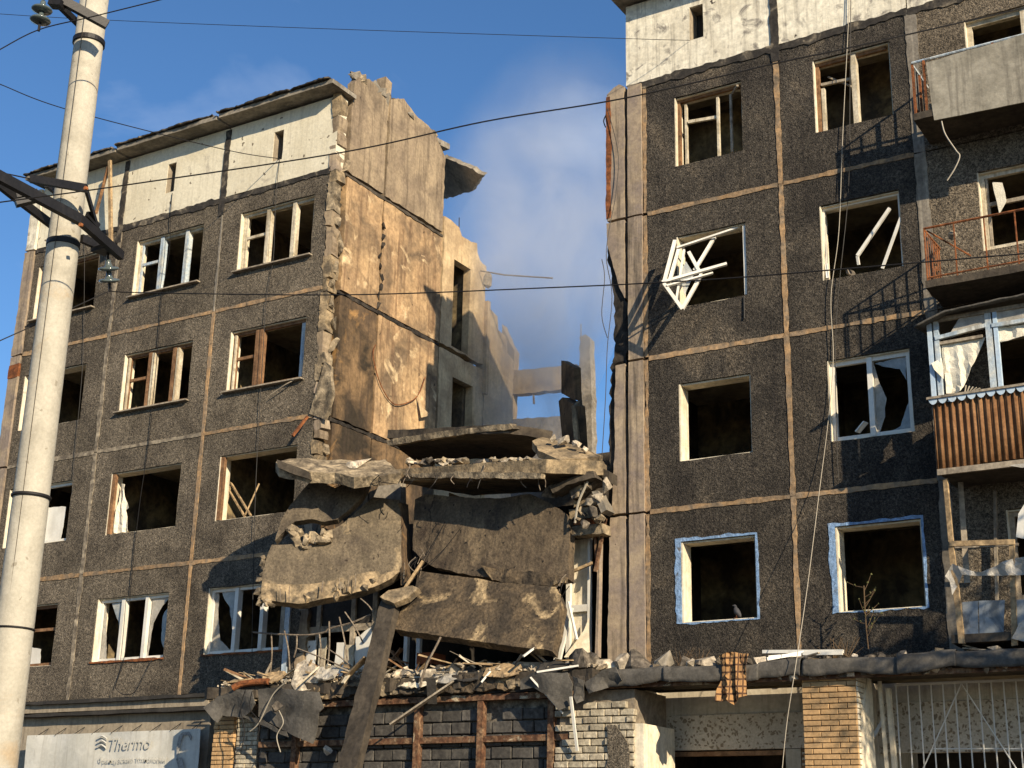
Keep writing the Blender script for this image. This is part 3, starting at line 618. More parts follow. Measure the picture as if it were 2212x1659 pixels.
plate([V((-4.6,.05,12.1)),V((-4.45,.05,12.05)),V((-4.4,.02,11.7)),V((-4.52,-.02,11.5)),V((-4.55,.03,11.75))], .01, jag=.02, seed=4).build('rag', 'net_curtain', w)
window(right, *rwn[2], *ZW[1], mf='wood_white', bw=.07, mull=(.5,)); window(right, *rwn[2], *ZW[0], mf='wood_grey', bw=.07, mull=(.5,))
# ---------------------------------------------------------------- balconies of the right block
BX0, BX1, BD = -5.52, -2.45, .95
def bslab(z, name='balcony_slab'):
    return plate([V((BX0,-BD,z)), V((BX1,-BD,z)), V((BX1,-.004,z)), V((BX0,-.004,z))], .12, jag=.02, step=.18, seed=int(z*3), flip=False).build(name, 'concrete_dark', right)
# top storey: slab, posts, tilted grey sheet
s5 = bslab(12.98)
pl = [(-5.49,-.9),(-5.49,-.5),(-5.3,-.92),(-4.2,-.92),(-3.1,-.92)]
for x, y in pl: MB().box(x-.018, x+.018, y-.018, y+.018, 13.1, 14.02).build('baluster', 'rust', s5)
for k in range(5): MB().box(-5.5, -5.48, -.85+k*.17, -.83+k*.17, 13.2, 14.0).build('baluster', 'black_steel', s5)
MB().tube([(-5.49,-.02,14.03),(-5.49,-.92,14.03),(-2.5,-.92,14.03)], .022, 6).build('handrail', 'wood_blue', s5)
MB().box(-5.505, -5.475, -.9, -.02, 13.2, 13.23).build('lower_rail', 'rust', s5)
plate([at(2000,135,-.96), at(2207,76,-.96), at(2240,70,-.96), at(2240,215,-.96), at(2017,260,-.96)], .02, jag=.01, step=.2, seed=5).build('front_sheet', 'asbestos', s5)
plate([V((-5.3,-.935,13.1)), V((-2.5,-.935,13.1)), V((-2.5,-.935,13.32)), V((-5.3,-.935,13.22))], .06, jag=.03, seed=8).build('kerb', 'pebble_light', s5)
MB().tube(curve([at(2034,262,-.97), at(2042,290,-.97), at(2065,325,-.97), at(2073,338,-.97), at(2062,365,-.97), at(2046,390,-.97)]), .012, 5).build('hanging_wire', 'cable_pale', s5)
# fourth storey: rusty railing only
s4 = bslab(10.08)
MB().tube([(-5.49,-.02,11.08),(-5.49,-.93,11.08),(-2.5,-.93,11.08)], .02, 5).build('handrail', 'rust', s4)
MB().tube([(-5.49,-.02,10.25),(-5.49,-.93,10.25),(-2.5,-.93,10.25)], .016, 5).build('lower_rail', 'rust', s4)
for k in range(8): MB().tube([(-5.49,-.9+k*.115,10.16),(-5.49,-.9+k*.115,11.07)], .011, 5).build('baluster', 'rust', s4)
for k in range(7): MB().tube([(-5.49+k*.46,-.93,10.16),(-5.49+k*.46,-.93,11.07)], .013, 5).build('baluster', 'rust', s4)
MB().tube([(-5.45,-.9,11.05),(-4.95,-.3,10.75)], .014, 5).build('bent_bar', 'rust', s4)
MB().rock((-5.1,-.75,10.95), (.16,.12,.14), 6).build('rag', 'rubble_pale', s4)
# third storey: glazed balcony with felt roof, net curtains and rusty corrugated front
s3 = bslab(7.12)
def sheet(fn, nu, nv, t=.012):
    b = MB(); N = (nu+1)*(nv+1); A = [fn(i/nu, j/nv) for j in range(nv+1) for i in range(nu+1)]
    n = (A[1]-A[0]).cross(A[nu+1]-A[0]).normalized()
    b.v = A+[p-n*t for p in A]
    for j in range(nv):
        for i in range(nu):
            a = j*(nu+1)+i; b.f += [(a, a+1, a+nu+2, a+nu+1), (a+N, a+nu+1+N, a+nu+2+N, a+1+N)]
    for i in range(nu): a = i; b.f.append((a, a+N, a+1+N, a+1)); a = nv*(nu+1)+i; b.f.append((a, a+1, a+1+N, a+N))
    for j in range(nv): a = j*(nu+1); b.f.append((a, a+nu+1, a+nu+1+N, a+N)); a = a+nu; b.f.append((a, a+N, a+nu+1+N, a+nu+1))
    return b
def corr(x0, x1, y, z0, z1, dy=0): return sheet(lambda u, v: V((x0+(x1-x0)*u, y-.022*math.sin((x0+(x1-x0)*u)*62)+dy*v, z0+(z1-z0)*v)), 110, 1)
corr(-5.52, -4.88, -.985, 7.18, 8.2).build('corrugated_sheet', 'rust_sheet', s3, smooth=True)
corr(-4.87, -3.6, -.995, 7.2, 8.24).build('corrugated_sheet', 'rust_sheet', s3, smooth=True)
corr(-3.59, -2.45, -.985, 7.2, 8.24).build('corrugated_sheet', 'rust_sheet', s3, smooth=True)
sheet(lambda u, v: V((-5.535+.02*math.sin(u*70), -.97+.95*u, 7.2+1.0*v)), 50, 1).build('corrugated_sheet', 'rust_sheet', s3, smooth=True)
MB().bar((-5.6,-1.0,8.27),(-2.45,-1.0,8.30),.14,.035).build('ledge', 'wood_grey', s3)
tz = [V((-5.58,-1.045,8.25)), V((-2.45,-1.045,8.28))]; pts = [tz[0]+V((0,0,.03)), tz[0]]
nsc = 22
for k in range(nsc):
    for j in range(1, 7):
        t = (k+j/6)/nsc; pts.append(tz[0].lerp(tz[1], t)+V((0, 0, -.085*math.sin(math.pi*j/6)**.7)))
pts.append(tz[1]+V((0,0,.03)))
plate(pts, .015).build('scalloped_trim', 'blue_trim', s3)
for x, wd, m in ((-5.5,.07,'blue_trim'),(-5.40,.07,'wood_blue'),(-4.62,.09,'wood_blue'),(-4.52,.06,'blue_trim'),(-3.3,.08,'wood_blue')):
    MB().box(x-wd/2, x+wd/2, -1.0, -.93, 8.31, 9.55).build('post', m, s3)
for x, y in ((-5.5,-.5),(-5.5,-.06)): MB().box(x-.03, x+.03, y-.03, y+.03, 8.3, 9.5).build('post', 'wood_blue', s3)
MB().bar((-5.42,-.985,9.22),(-4.66,-.985,9.30),.06,.06).build('crossbar', 'wood_blue', s3); MB().bar((-5.4,-.96,9.14),(-4.72,-.96,9.15),.05,.045).build('crossbar', 'wood_grey', s3)
MB().bar((-4.57,-.985,9.28),(-2.5,-.985,9.28),.06,.06).build('crossbar', 'wood_blue', s3); MB().bar((-5.5,-.97,9.52),(-2.5,-.97,9.52),.07,.06).build('crossbar', 'wood_grey', s3)
plate([V((-5.35,-.93,9.12)), V((-4.7,-.93,9.14)), V((-5.12,-.93,8.34)), V((-5.32,-.93,8.34))], .008, jag=.015, step=.1, grid=.07, bend=lambda u, v: .03*math.sin(u*22)*(1.2-v), seed=3).build('net_curtain', 'net_curtain', s3)
plate([V((-5.34,-.99,8.9)), V((-5.32,-1.03,8.55)), V((-5.45,-1.05,8.72)), V((-5.5,-1.02,8.82))], .008, jag=.015).build('net_curtain', 'net_curtain', s3)
plate([V((-4.5,-.94,9.25)), V((-2.5,-.94,9.25)), V((-2.5,-.94,9.05)), V((-4.0,-.94,9.08)), V((-4.5,-.94,9.02))], .008, jag=.02, grid=.08, bend=lambda u, v: .02*math.sin(u*50), seed=4).build('net_curtain', 'net_curtain', s3)
plate([V((-4.55,-.97,9.31)), V((-2.5,-.97,9.31)), V((-2.5,-.97,9.5)), V((-4.55,-.97,9.5))], .005).build('pane', 'film', s3)
plate([V((-5.2,-.97,9.27)), V((-4.64,-.97,9.33)), V((-4.64,-.97,9.5)), V((-5.05,-.97,9.5))], .005, jag=.01).build('pane', 'film', s3)
sheet(lambda u, v: V((-5.68+3.25*u, -1.22+1.2*v, 9.66+.16*u-.12*(1-v)**2-.14*max(0, 1-u*7)+.015*noise.noise(V((u*14,v*3,1))))), 40, 8, .03).build('balcony_roof', 'felt', s3, smooth=True)
MB().bar((-5.52,-1.03,7.12),(-2.45,-1.03,7.13),.05,.09).build('slab_edge_trim', 'wood_grey', s3)
plate([V((-4.5,-1.08,7.1)), V((-3.9,-1.08,7.12)), V((-4.0,-1.08,7.04)), V((-4.3,-1.09,7.03))], .01, jag=.02, seed=8).build('torn_film', 'film', s3)
for k in range(5): MB().tube([(-5.05+k*.035,-.96,8.32),(-5.02+k*.05,-.98,8.42-.02*k)], .01, 5).build('debris_stick', 'wood_white', s3)
# second storey: bare timber frame with torn film and sheet-metal front
s2 = bslab(4.62)
def post(a, b_, wd, m='wood_raw'): return MB().bar(at(*a), at(*b_), wd, .06, jit=.008, seed=int(a[0])).build('post', m, s2)
post((2042,1035,-.95),(2055,1172,-.95),.07); post((2055,1172,-.95),(2079,1390,-.95),.075); post((2185,1170,-.95),(2192,1395,-.95),.07)
post((2075,1040,-.3),(2090,1260,-.3),.08,'wood_grey'); post((2150,1060,-.1),(2155,1380,-.1),.05,'wood_grey')
MB().bar(at(2052,1175,-.97), at(2192,1171,-.97), .05, .075).build('crossbar', 'wood_raw', s2); MB().bar(at(2060,1182,-.5), at(2200,1176,-.5), .04, .04).build('crossbar', 'wood_grey', s2)
plate([at(2056,1218,-1), at(2085,1228,-1), at(2120,1236,-1), at(2150,1222,-1), at(2190,1206,-1), at(2230,1204,-1), at(2230,1240,-1), at(2180,1242,-1), at(2120,1244,-1), at(2080,1243,-1), at(2070,1262,-1), at(2058,1286,-1), at(2052,1255,-1), at(2043,1245,-1)], .006, jag=.012, step=.08, grid=.08, bend=lambda u, v: .03*math.sin(u*25+v*4), seed=2).build('torn_film', 'film', s2)
plate([at(2078,1300,-.93), at(2112,1298,-.93), at(2114,1378,-.93), at(2082,1378,-.93)], .01, jag=.006).build('front_sheet', 'metal_sheet', s2)
plate([at(2114,1298,-.93), at(2170,1296,-.93), at(2168,1374,-.93), at(2116,1378,-.93)], .01, jag=.006).build('front_sheet', 'metal_sheet', s2)
plate([at(2186,1296,-.93), at(2240,1294,-.93), at(2240,1370,-.93), at(2188,1374,-.93)], .01, jag=.006).build('front_sheet', 'metal_sheet', s2)
plate([at(2185,1380,-1.02), at(2200,1345,-1.02), at(2230,1330,-1.02), at(2230,1390,-1.02)], .006, jag=.02, seed=4).build('torn_film', 'film', s2)
plate([at(2200,1110,-.9), at(2230,1060,-.9), at(2240,1170,-.9), at(2195,1160,-.9)], .006, jag=.005).build('hanging_sheet', 'plastic_white', s2)

# ---------------------------------------------------------------- canopy and ground storey of the right block
cn = MB().box(-11.35, -2.4, -1.12, -.003, 4.25, 4.42).build('canopy', 'concrete_dark', right)
def feltstrip(x0, x1, seed, zd=0, yd=0, lift=None):
    prof = [(-.55,4.435),(-.95,4.46),(-1.17,4.47),(-1.23,4.42),(-1.25,4.33),(-1.25,4.22)]
    def fn(u, v):
        t = (1-v)*(len(prof)-1); i = min(int(t), len(prof)-2); f = t-i
        y = prof[i][0]*(1-f)+prof[i+1][0]*f; z = prof[i][1]*(1-f)+prof[i+1][1]*f; x = x0+(x1-x0)*u
        q = noise.noise(V((x*1.1, v*1.5, seed))); q2 = noise.noise(V((x*4, v*3, seed)))
        return V((x, y-.05*abs(q)*(1-v)+yd+.015*q2, z+zd+(.07*q+.02*q2)*(1-v)**.5+(lift(u, v) if lift else 0)))
    return sheet(fn, 40, 10, .02).build('felt_edge', 'felt', cn, smooth=True)
for k, (fa, fb) in enumerate(((-10.95,-9.9),(-9.93,-8.35),(-8.38,-7.7),(-7.66,-6.2),(-6.24,-5.4),(-5.45,-3.6),(-3.62,-2.4))): feltstrip(fa, fb, k+1, (0,-.02,.015,-.015,.02,0,.03)[k], (0,-.02,.015,0,-.025,.01,0)[k], lift=(lambda k: lambda u, v: (.06*(u-.5)*(-1)**k)*(1-v)+.05*max(0, abs(u-.5)-.42)*10*(1-v)**2*(.5 if k % 2 else -.5))(k))
for k in range(60):
    rr = random.Random(300+k); x = -8.2+rr.random()*5.8
    MB().rock((x, -1.14+rr.uniform(-.03,.02), 4.27+rr.uniform(-.04,.0)), rr.uniform(.05,.16), k).build('lip_rubble', 'rubble_dark' if k % 3 else 'rubble_pale', cn)
MB().box(-11.3, -2.4, -1.16, -1.125, 4.17, 4.245).build('fascia', 'rust_frame', cn)
MB().box(-11.0, -8.0, .3, .4, 3.86, 4.24).build('cream_band', 'tile_cream', right)
MB().box(-11.0, -7.6, .28, .42, 3.3, 3.855).build('terrazzo_lintel', 'terrazzo', right)
MB().box(-7.1, -2.4, .30, .42, 3.95, 4.24).build('cream_band', 'tile_cream', right)
MB().box(-7.1, -2.4, .28, .43, 3.2, 3.945).build('terrazzo_lintel', 'terrazzo', right)
MB().box(-11.05, -10.75, -.2, .3, .13, 4.24).build('cream_pier', 'tile_cream', right)
MB().box(-8.55, -8.3, .28, .5, .13, 3.29).build('cream_pier', 'tile_cream', right)
MB().box(-11.0, -2.4, 2.3, 2.5, .13, 4.3).build('shop_back_wall', 'dark_room', right)
MB().box(-7.75, -7.05, .02, 2.29, .13, 4.24).build('shop_partition', 'tile_cream', right)
MB().bar((-10.7,.35,3.24),(-8.5,.35,3.24),.08,.07).build('door_frame', 'wood_brown', right)
for k in range(14):
    for j in range(3): MB().box(-8.28+j*.08, -8.21+j*.08, .27, .3, 2.7+k*.042, 2.735+k*.042).build('mosaic_tile', 'wood_brown' if (k+j) % 2 else 'tile_cream', right)
# brick meshes shared by all bricks of a size
def brickmesh(L, H, D, m, nm, seed=0):
    rr = random.Random(seed); b = MB().box(-L/2, L/2, -D/2, D/2, -H/2, H/2); e = min(L, H)*.04
    b.v = [p+V((rr.uniform(-e,e), 0, rr.uniform(-e,e))) for p in b.v]
    bm = bmesh.new(); vs = [bm.verts.new(p) for p in b.v]
    for f in b.f: bm.faces.new([vs[i] for i in f])
    bm.normal_update(); bmesh.ops.bevel(bm, geom=[e_ for e_ in bm.edges], offset=min(H, L)*.07, segments=1, affect='EDGES')
    me = bpy.data.meshes.new(nm); bm.to_mesh(me); bm.free(); me.materials.append(M[m]); return me
def bricks(parent, x0, x1, z0, z1, y, L, H, m, gap=.012, nm='brick', seed=0, skip=None, depth=.1, axis='x', jy=.012):
    mf = [brickmesh(L, H, depth, m, nm, s) for s in range(3)]; mh = [brickmesh(L*.48, H, depth, m, nm, s+5) for s in range(2)]
    rr = random.Random(seed); r = 0; z = z0+H/2
    while z+H/2 <= z1+.01:
        x = x0; half = r % 2
        while x < x1-.02:
            l = L*.48 if (half and x == x0) else L
            if x+l > x1+.02: l = L*.48
            if x+l > x1+.03: break
            c = V((x+l/2, y+rr.uniform(-jy, jy), z)) if axis == 'x' else V((y, x+l/2, z))
            if not (skip and skip(x+l/2, z, rr)):
                o = bpy.data.objects.new(nm, rr.choice(mf if l == L else mh)); put(o, c, parent)
                o.rotation_euler = (rr.uniform(-.02,.02), rr.uniform(-.012,.012), rr.uniform(-.02,.02)+(math.pi/2 if axis == 'y' else 0))
            x += l+gap
        z += H+gap; r += 1
pier = MB().box(-7.72, -6.92, -1.06, -.4, .13, 4.245).build('brick_pier', 'mortar_light', right)
bricks(pier, -7.73, -6.915, 2.55, 4.23, -1.065, .262, .068, 'brick_yellow', seed=1, jy=.003, depth=.06)
bricks(pier, -1.05, -.42, 2.55, 4.23, -6.925, .2, .068, 'reveal_white', seed=2, axis='y', depth=.05)
plate([V((-6.885,-1.0,2.5)), V((-6.885,-.42,2.5)), V((-6.885,-.42,4.22)), V((-6.885,-.6,4.22)), V((-6.885,-.95,3.6))], .03, jag=.03, step=.1, seed=5).build('plaster_coat', 'reveal_white', pier)
# window grille to the right of the pier
gr = MB().bar((-6.62,-.16,4.16),(-2.5,-.16,4.16),.03).build('window_grille', 'plastic_white', right)
for k in range(24): MB().tube([(-6.6+k*.175,-.16,2.4),(-6.6+k*.175,-.16,4.15)], .011, 5).build('grille_bar', 'plastic_white', gr)
for a, b_ in (((-6.5,2.5),(-5.62,4.14)),((-5.62,4.14),(-4.7,2.5)),((-4.7,2.5),(-3.8,4.14))):
    MB().tube([(a[0],-.175,a[1]),(b_[0],-.175,b_[1])], .011, 5).build('grille_bar', 'plastic_white', gr)
MB().tube([(-6.1,-.15,3.22),(-4.9,-.15,3.2),(-2.5,-.15,3.2)], .012, 5).build('grille_bar', 'plastic_white', gr)
MB().bar((-6.63,-.3,2.4),(-6.68,-.28,4.1),.07).build('grille_post', 'reveal_white', gr); MB().bar((-6.72,-.38,2.4),(-6.78,-.36,4.2),.05).build('grille_post', 'reveal_white', gr)
MB().bar(at(1853,1650,-.3), at(1912,1548,-.25), .05).build('leaning_bar', 'plastic_white', right)

# ---------------------------------------------------------------- standing remains of the fallen section
mid = thing('collapsed_section', 'burnt-out remains of the collapsed middle section between the two standing blocks', 'building', (-14.9, 1.5, .13))
MB().box(-18.1, -11.3, .3, 4.0, 4.36, 4.6).build('floor_slab', 'concrete_dark', mid)
MB().box(-18.1, -11.3, .5, 4.0, 7.2, 7.42).build('floor_slab', 'concrete_dark', mid)
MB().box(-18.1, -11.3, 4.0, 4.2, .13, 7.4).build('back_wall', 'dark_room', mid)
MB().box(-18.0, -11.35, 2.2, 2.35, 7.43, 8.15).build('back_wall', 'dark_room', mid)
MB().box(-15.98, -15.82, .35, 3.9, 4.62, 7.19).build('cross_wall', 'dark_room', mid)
# second storey loggia, left half: frames above, white boards below
fr = MB()
for px in (612, 690, 764, 810): p = at(px, 1350, .12); fr.box(p.x-.05, p.x+.05, .08, .16, 4.7, 6.9)
fr.box(at(612,1350,.12).x, at(812,1350,.12).x, .09, .15, 5.62, 5.75); fr.box(at(612,1350,.12).x, at(812,1350,.12).x, .09, .15, 6.75, 6.88)
lf = fr.build('loggia_frame', 'wood_grey', mid)
x0 = at(625,1400,.1).x; x1 = at(812,1400,.1).x; nb = 9
for k in range(nb):
    a = x0+(x1-x0)*k/nb; b_ = x0+(x1-x0)*(k+.93)/nb; rr = random.Random(k)
    if k in (4,): continue
    plate(rect(a, b_, 4.65, 5.6-rr.random()*(.12 if k < 3 else .3), .06+.02*(k % 2)), .02, jag=.012 if k < 3 else .03, seed=k).build('board', 'plastic_white' if k % 3 else 'wood_white', lf)
MB().box(at(617,1400,-.02).x-.06, at(617,1400,-.02).x+.06, -.04, .07, 4.6, 6.9).build('corner_post', 'wood_blue', mid)
plate([at(768,1380,-.1), at(800,1355,-.1), at(812,1400,-.1), at(800,1440,-.1), at(772,1440,-.1)], .02, jag=.02, seed=3).build('tilted_sheet', 'plastic_white', lf)
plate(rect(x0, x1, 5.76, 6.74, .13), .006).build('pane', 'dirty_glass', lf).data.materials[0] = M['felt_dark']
# second storey, right half: white door frame and pale wall by the pilaster
fr = MB(); pa, pb = at(1228,1200,.1), at(1277,1200,.1)
fr.box(pb.x-.05, pb.x, .06, .14, 4.6, 7.0); fr.box(pa.x-.02, pa.x+.06, .06, .14, 4.6, 7.0); fr.box(pa.x+.06, pb.x-.05, .065, .135, 5.66, 5.78)
df = fr.build('door_frame', 'plastic_white', mid)
MB().box(pa.x+.06, pb.x-.05, .145, .2, 4.6, 6.95).build('pale_lining', 'reveal_white', mid)
plate([at(1272,1335,.0), at(1274,1418,.0), at(1218,1420,-.1), at(1240,1390,-.1), at(1262,1362,.0)], .02, jag=.01, seed=4).build('door_leaf', 'reveal_white', df)
plate([at(1225,1320,-.25), at(1236,1312,-.25), at(1210,1425,-.4), at(1195,1425,-.4)], .05, jag=.008, seed=5).build('leaning_jamb', 'plastic_white', df)
MB().bar(at(1228,1300,-.35), at(1246,1382,-.4), .05, .03).build('broken_bar', 'plastic_white', df)
MB().bar(at(1236,1235,-.12), at(1280,1216,-.12), .05).build('loose_batten', 'wood_raw', df)
MB().bar(at(1297,1150,.0), at(1291,1420,.0), .05, .1, jit=.012).build('torn_jamb', 'pilaster', mid)
MB().bar(at(1283,1110,-.1), at(1290,1230,-.1), .04).build('steel_angle', 'rust_frame', mid)
MB().bar(at(1308,1120,-.12), at(1286,1235,-.15), .05).build('steel_angle', 'rust_frame', mid)
for px in (878, 905): p = at(px, 1420, .1); MB().box(p.x-.04, p.x+.04, .05, .13, 4.62, 6.2).build('post', 'plastic_white', mid)
for k, (a, b_) in enumerate((((838,1440),(868,1400)),((845,1405),(878,1445)),((835,1420),(880,1432)))): MB().bar(at(*a,-.35), at(*b_,-.4), .09, .03).build('loose_board', 'wood_brown', mid)
MB().box(at(910,1430,-.2).x, at(942,1430,-.2).x, -.35, .1, 4.85, 5.05).build('crate', 'orange_box', mid)
# ledge of the former canopy, heavily broken
lg = plate([V((-19.55,-1.2,4.5)), V((-11.2,-1.2,4.5)), V((-11.2,.28,4.5)), V((-19.0,.28,4.5))], .22, jag=.06, step=.12, grid=.3, rough=.03, seed=7, flip=True).build('canopy_ledge', 'concrete_dark', mid)
for k in range(11):
    rr = random.Random(500+k); x = -19.4+8.1*k/11
    plate([V((x, -1.22, 4.22+rr.uniform(-.03,.03))), V((x+.78, -1.22, 4.22+rr.uniform(-.03,.03))), V((x+.78, -1.2, 4.47+rr.uniform(-.06,.05))), V((x-.02, -1.2, 4.46+rr.uniform(-.06,.05)))], .1, jag=.05, step=.06, grid=.06, rough=.06, rfreq=5, seed=k).build('broken_face', ['tan_slab', 'broken_concrete', 'concrete_dark', 'tan_slab'][k % 4], lg)
MB().bar((-18.9,-1.0,4.23),(-11.6,-1.0,4.23),.26,.09).build('lintel', 'soot_edge', mid)
# block infill in a rusted steel frame
bw_ = MB().box(-18.3, -11.5, -.92, -.6, .13, 4.2).build('block_wall', 'block_mortar', mid)
bricks(bw_, -18.25, -11.55, 2.5, 4.12, -.94, .385, .19, 'block_dark', gap=.018, nm='block', seed=3, jy=.02, depth=.12, skip=lambda x, z, rr: rr.random() < .03)
sf = MB().bar((-18.2,-1.05,at(1000,1598,-1.05).z),(-11.5,-1.05,at(1000,1598,-1.05).z),.1,.1).build('steel_frame', 'rust_frame', mid)
for px in (640, 903, 1040, 1193):
    x = at(px, 1600, -1.06).x; MB().box(x-.055, x+.055, -1.13, -1.005, .13, 4.06).build('frame_post', 'rust_frame', sf)
x = at(770,1600,-1.06).x; MB().box(x-.055, x+.055, -1.13, -1.005, .13, 4.06).build('frame_post', 'rust_frame', sf)
MB().box(-18.3, -11.45, -1.14, -.99, 4.07, 4.17).build('frame_head', 'rust_frame', sf)
# brick piers
a0, a1 = at(462,1600,-1.0).x, at(503,1600,-1.0).x
p1 = MB().box(a0, a1, -.98, .1, .13, 4.2).build('brick_pier', 'mortar', mid)
bricks(p1, a0, a1, 2.55, 4.1, -.99, .24, .068, 'brick_yellow', seed=4, jy=.012, depth=.08)
b0, b1 = at(512,1600,-.95).x, at(556,1600,-.95).x
p2 = MB().box(b0, b1, -.92, .1, .13, 4.2).build('brick_pier', 'mortar', mid)
bricks(p2, b0, b1+.02, 2.55, 4.05, -.93, .24, .07, 'brick_white', seed=5, jy=.02, depth=.08, skip=lambda x, z, rr: z > 3.8 and rr.random() < .4)
c0, c1 = at(1200,1600,-1.1).x, at(1368,1600,-1.1).x
p3 = MB().box(c0+.05, c1, -1.05, .1, .13, 4.16).build('brick_pier', 'mortar', mid)
bricks(p3, c0, c1+.02, 2.5, 4.05, -1.07, .245, .098, 'brick_white', seed=6, jy=.025, depth=.12, gap=.016, skip=lambda x, z, rr: (x < c0+.35 and rr.random() < .35) or (z > 3.9 and rr.random() < .5))
plate([V((c0+.75,-1.16,2.4)), V((c1-.05,-1.16,2.4)), V((c1-.05,-1.16,3.3)), V((c1-.3,-1.16,3.62)), V((c1-.42,-1.16,3.6)), V((c0+1.0,-1.16,3.1))], .06, jag=.03, step=.1, seed=9).build('render_patch', 'pebble_grey', p3)
MB().box(c1+.001, c1+.17, -1.08, .05, .13, 3.62).build('white_jamb', 'reveal_white', p3)
# ---------------------------------------------------------------- fallen slabs and panels (each a thing of its own)
def P3(l): return [at(*p) for p in l]
# floor slab lying level across the gap
pa, pb, pc = at(852,1004,-.7), at(1180,1006,-1.15), at(1302,985,-.55)
top = [pa, pb, pc, V((pc.x-.75, 1.4, pc.z+.2)), V((pa.x-.1, 2.2, pa.z+.25))]
sl = plate(top, .24, jag=.012, step=.15, grid=.35, rough=.015, seed=1, flip=True).build('floor_slab', 'slab_edge', None, 'level broken floor slab lying across the gap on the fallen panels', 'slab')
for k, (px, py) in enumerate(((884,1012),(1120,1015),(1165,1012),(1045,1014))):
    p = at(px, py, -.98); MB().tube(curve([p+V((0,0,.08)), p+V((.03,-.03,.02)), p+V((-.02,-.04,-.1)), p+V((.04,-.02,-.2))], 4), .012, 5).build('lifting_loop', 'rebar', sl)
lip = P3([(1000,1018,-1.02),(1170,1022,-1.2),(1168,1034,-1.2),(900,1032,-.86),(870,1024,-.8)])
plate(lip, .12, jag=.02, step=.1, seed=3).build('chipped_lip', 'broken_concrete', sl)
# lid-like roof slab with its dark underside to the street
plate(P3([(836,957,-.2),(960,937,-.3),(1100,922,-.4),(1192,964,.3)])+[at(1150,985,2.0), at(893,992,2.0)], .16, jag=.02, step=.12, grid=.4, rough=.02, seed=2).build('tilted_roof_slab', 'soot_shade_slab', None, 'roof slab propped open like a lid, its shaded underside to the street', 'slab')
plate(P3([(834,951,-.26),(960,930,-.36),(1100,915,-.46),(1110,926,-.44),(960,944,-.34),(838,962,-.24)]), .2, jag=.02, step=.1, rough=.02, grid=.2, seed=21).build('roofing_crust', 'broken_concrete', None, 'ragged strip of roofing crust along the raised rim of the tilted slab', 'slab')
plate(P3([(1150,952,-.2),(1172,942,.1),(1250,965,.1),(1302,986,-.1),(1210,994,-.7),(1165,975,-.5)]), .14, jag=.02, step=.1, grid=.2, rough=.03, seed=3).build('sloping_slab', 'slab_edge', None, 'sunlit slab sloping down to the right against the tilted roof slab', 'slab')
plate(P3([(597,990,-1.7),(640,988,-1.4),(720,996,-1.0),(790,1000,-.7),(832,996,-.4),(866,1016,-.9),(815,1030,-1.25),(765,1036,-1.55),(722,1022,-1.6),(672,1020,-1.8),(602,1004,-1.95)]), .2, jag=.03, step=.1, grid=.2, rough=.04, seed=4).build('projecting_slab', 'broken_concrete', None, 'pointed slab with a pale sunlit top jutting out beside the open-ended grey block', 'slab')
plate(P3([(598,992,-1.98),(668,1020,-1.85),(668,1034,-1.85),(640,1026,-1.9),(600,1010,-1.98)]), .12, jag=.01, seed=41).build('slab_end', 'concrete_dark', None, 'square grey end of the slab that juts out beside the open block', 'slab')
MB().rock(at(775,1004,-.9), (.75,.3,.2), 77).build('rubble_chunk', 'rubble_pale', None, 'pale block resting on top of the pointed jutting slab', 'rubble')
for k in range(12):
    rr = random.Random(k+70); a = (690+rr.random()*150, 1020+rr.random()*12); Y = -1.3+rr.random()*.4
    MB().tube(curve([at(a[0], a[1], Y), at(a[0]+rr.uniform(-20,20), a[1]+15, Y-.05), at(a[0]+rr.uniform(-40,30), a[1]+20+rr.random()*12, Y-.1)], 4), .008, 4).build('rebar', 'cable_black', None, 'thin bent reinforcing bar hanging from the pointed jutting slab', 'rebar', 'bars under the jutting slab')
# hanging panels
plate(P3([(893,1077,-.3),(918,1066,-.3),(989,1073,-.3),(1039,1078,-.3),(1085,1080,-.3),(1118,1074,-.3),(1146,1069,-.3),(1181,1084,-.3),(1222,1108,-.32),(1234,1124,-.34),(1226,1250,-.6),(1168,1258,-.6),(1100,1250,-.58),(1042,1248,-.55),(985,1238,-.5),(945,1228,-.48),(915,1210,-.4),(896,1191,-.35)]), .2, jag=.018, step=.1, grid=.16, rough=.012, bend=lambda u, v: .06*math.sin(u*3.1), seed=5).build('hanging_wall_panel', 'sooty_slab', None, 'brown scorched wall panel hanging upright beneath the level floor slab', 'wall panel')
plate(P3([(1040,1222,-.62),(1080,1225,-.64),(1130,1232,-.66),(1222,1245,-.65),(1222,1262,-.65),(1150,1266,-.7),(1060,1256,-.66)]), .1, jag=.035, step=.08, grid=.1, rough=.05, seed=51).build('crumbled_rim', 'tan_slab', None, 'crumbled lower rim of the scorched upright wall panel', 'rubble')
plate(P3([(903,1234,-.7),(1000,1247,-.75),(1090,1258,-.8),(1198,1265,-.85),(1214,1302,-.95),(1205,1360,-1.15),(1194,1408,-1.3),(1131,1399,-1.3),(953,1373,-1.25),(853,1360,-1.2),(870,1302,-1.0),(897,1265,-.85)]), .22, jag=.018, step=.1, grid=.14, rough=.018, seed=6).build('stained_slab', 'tan_slab', None, 'stained tan slab leaning with its straight lower edge above the rubble ledge', 'slab')
lowY = lambda x, y: -1.55+(x-560)/310*1.25-(y-1180)/120*.15
def LP(l): return [at(x, y, lowY(x, y)) for x, y in l]
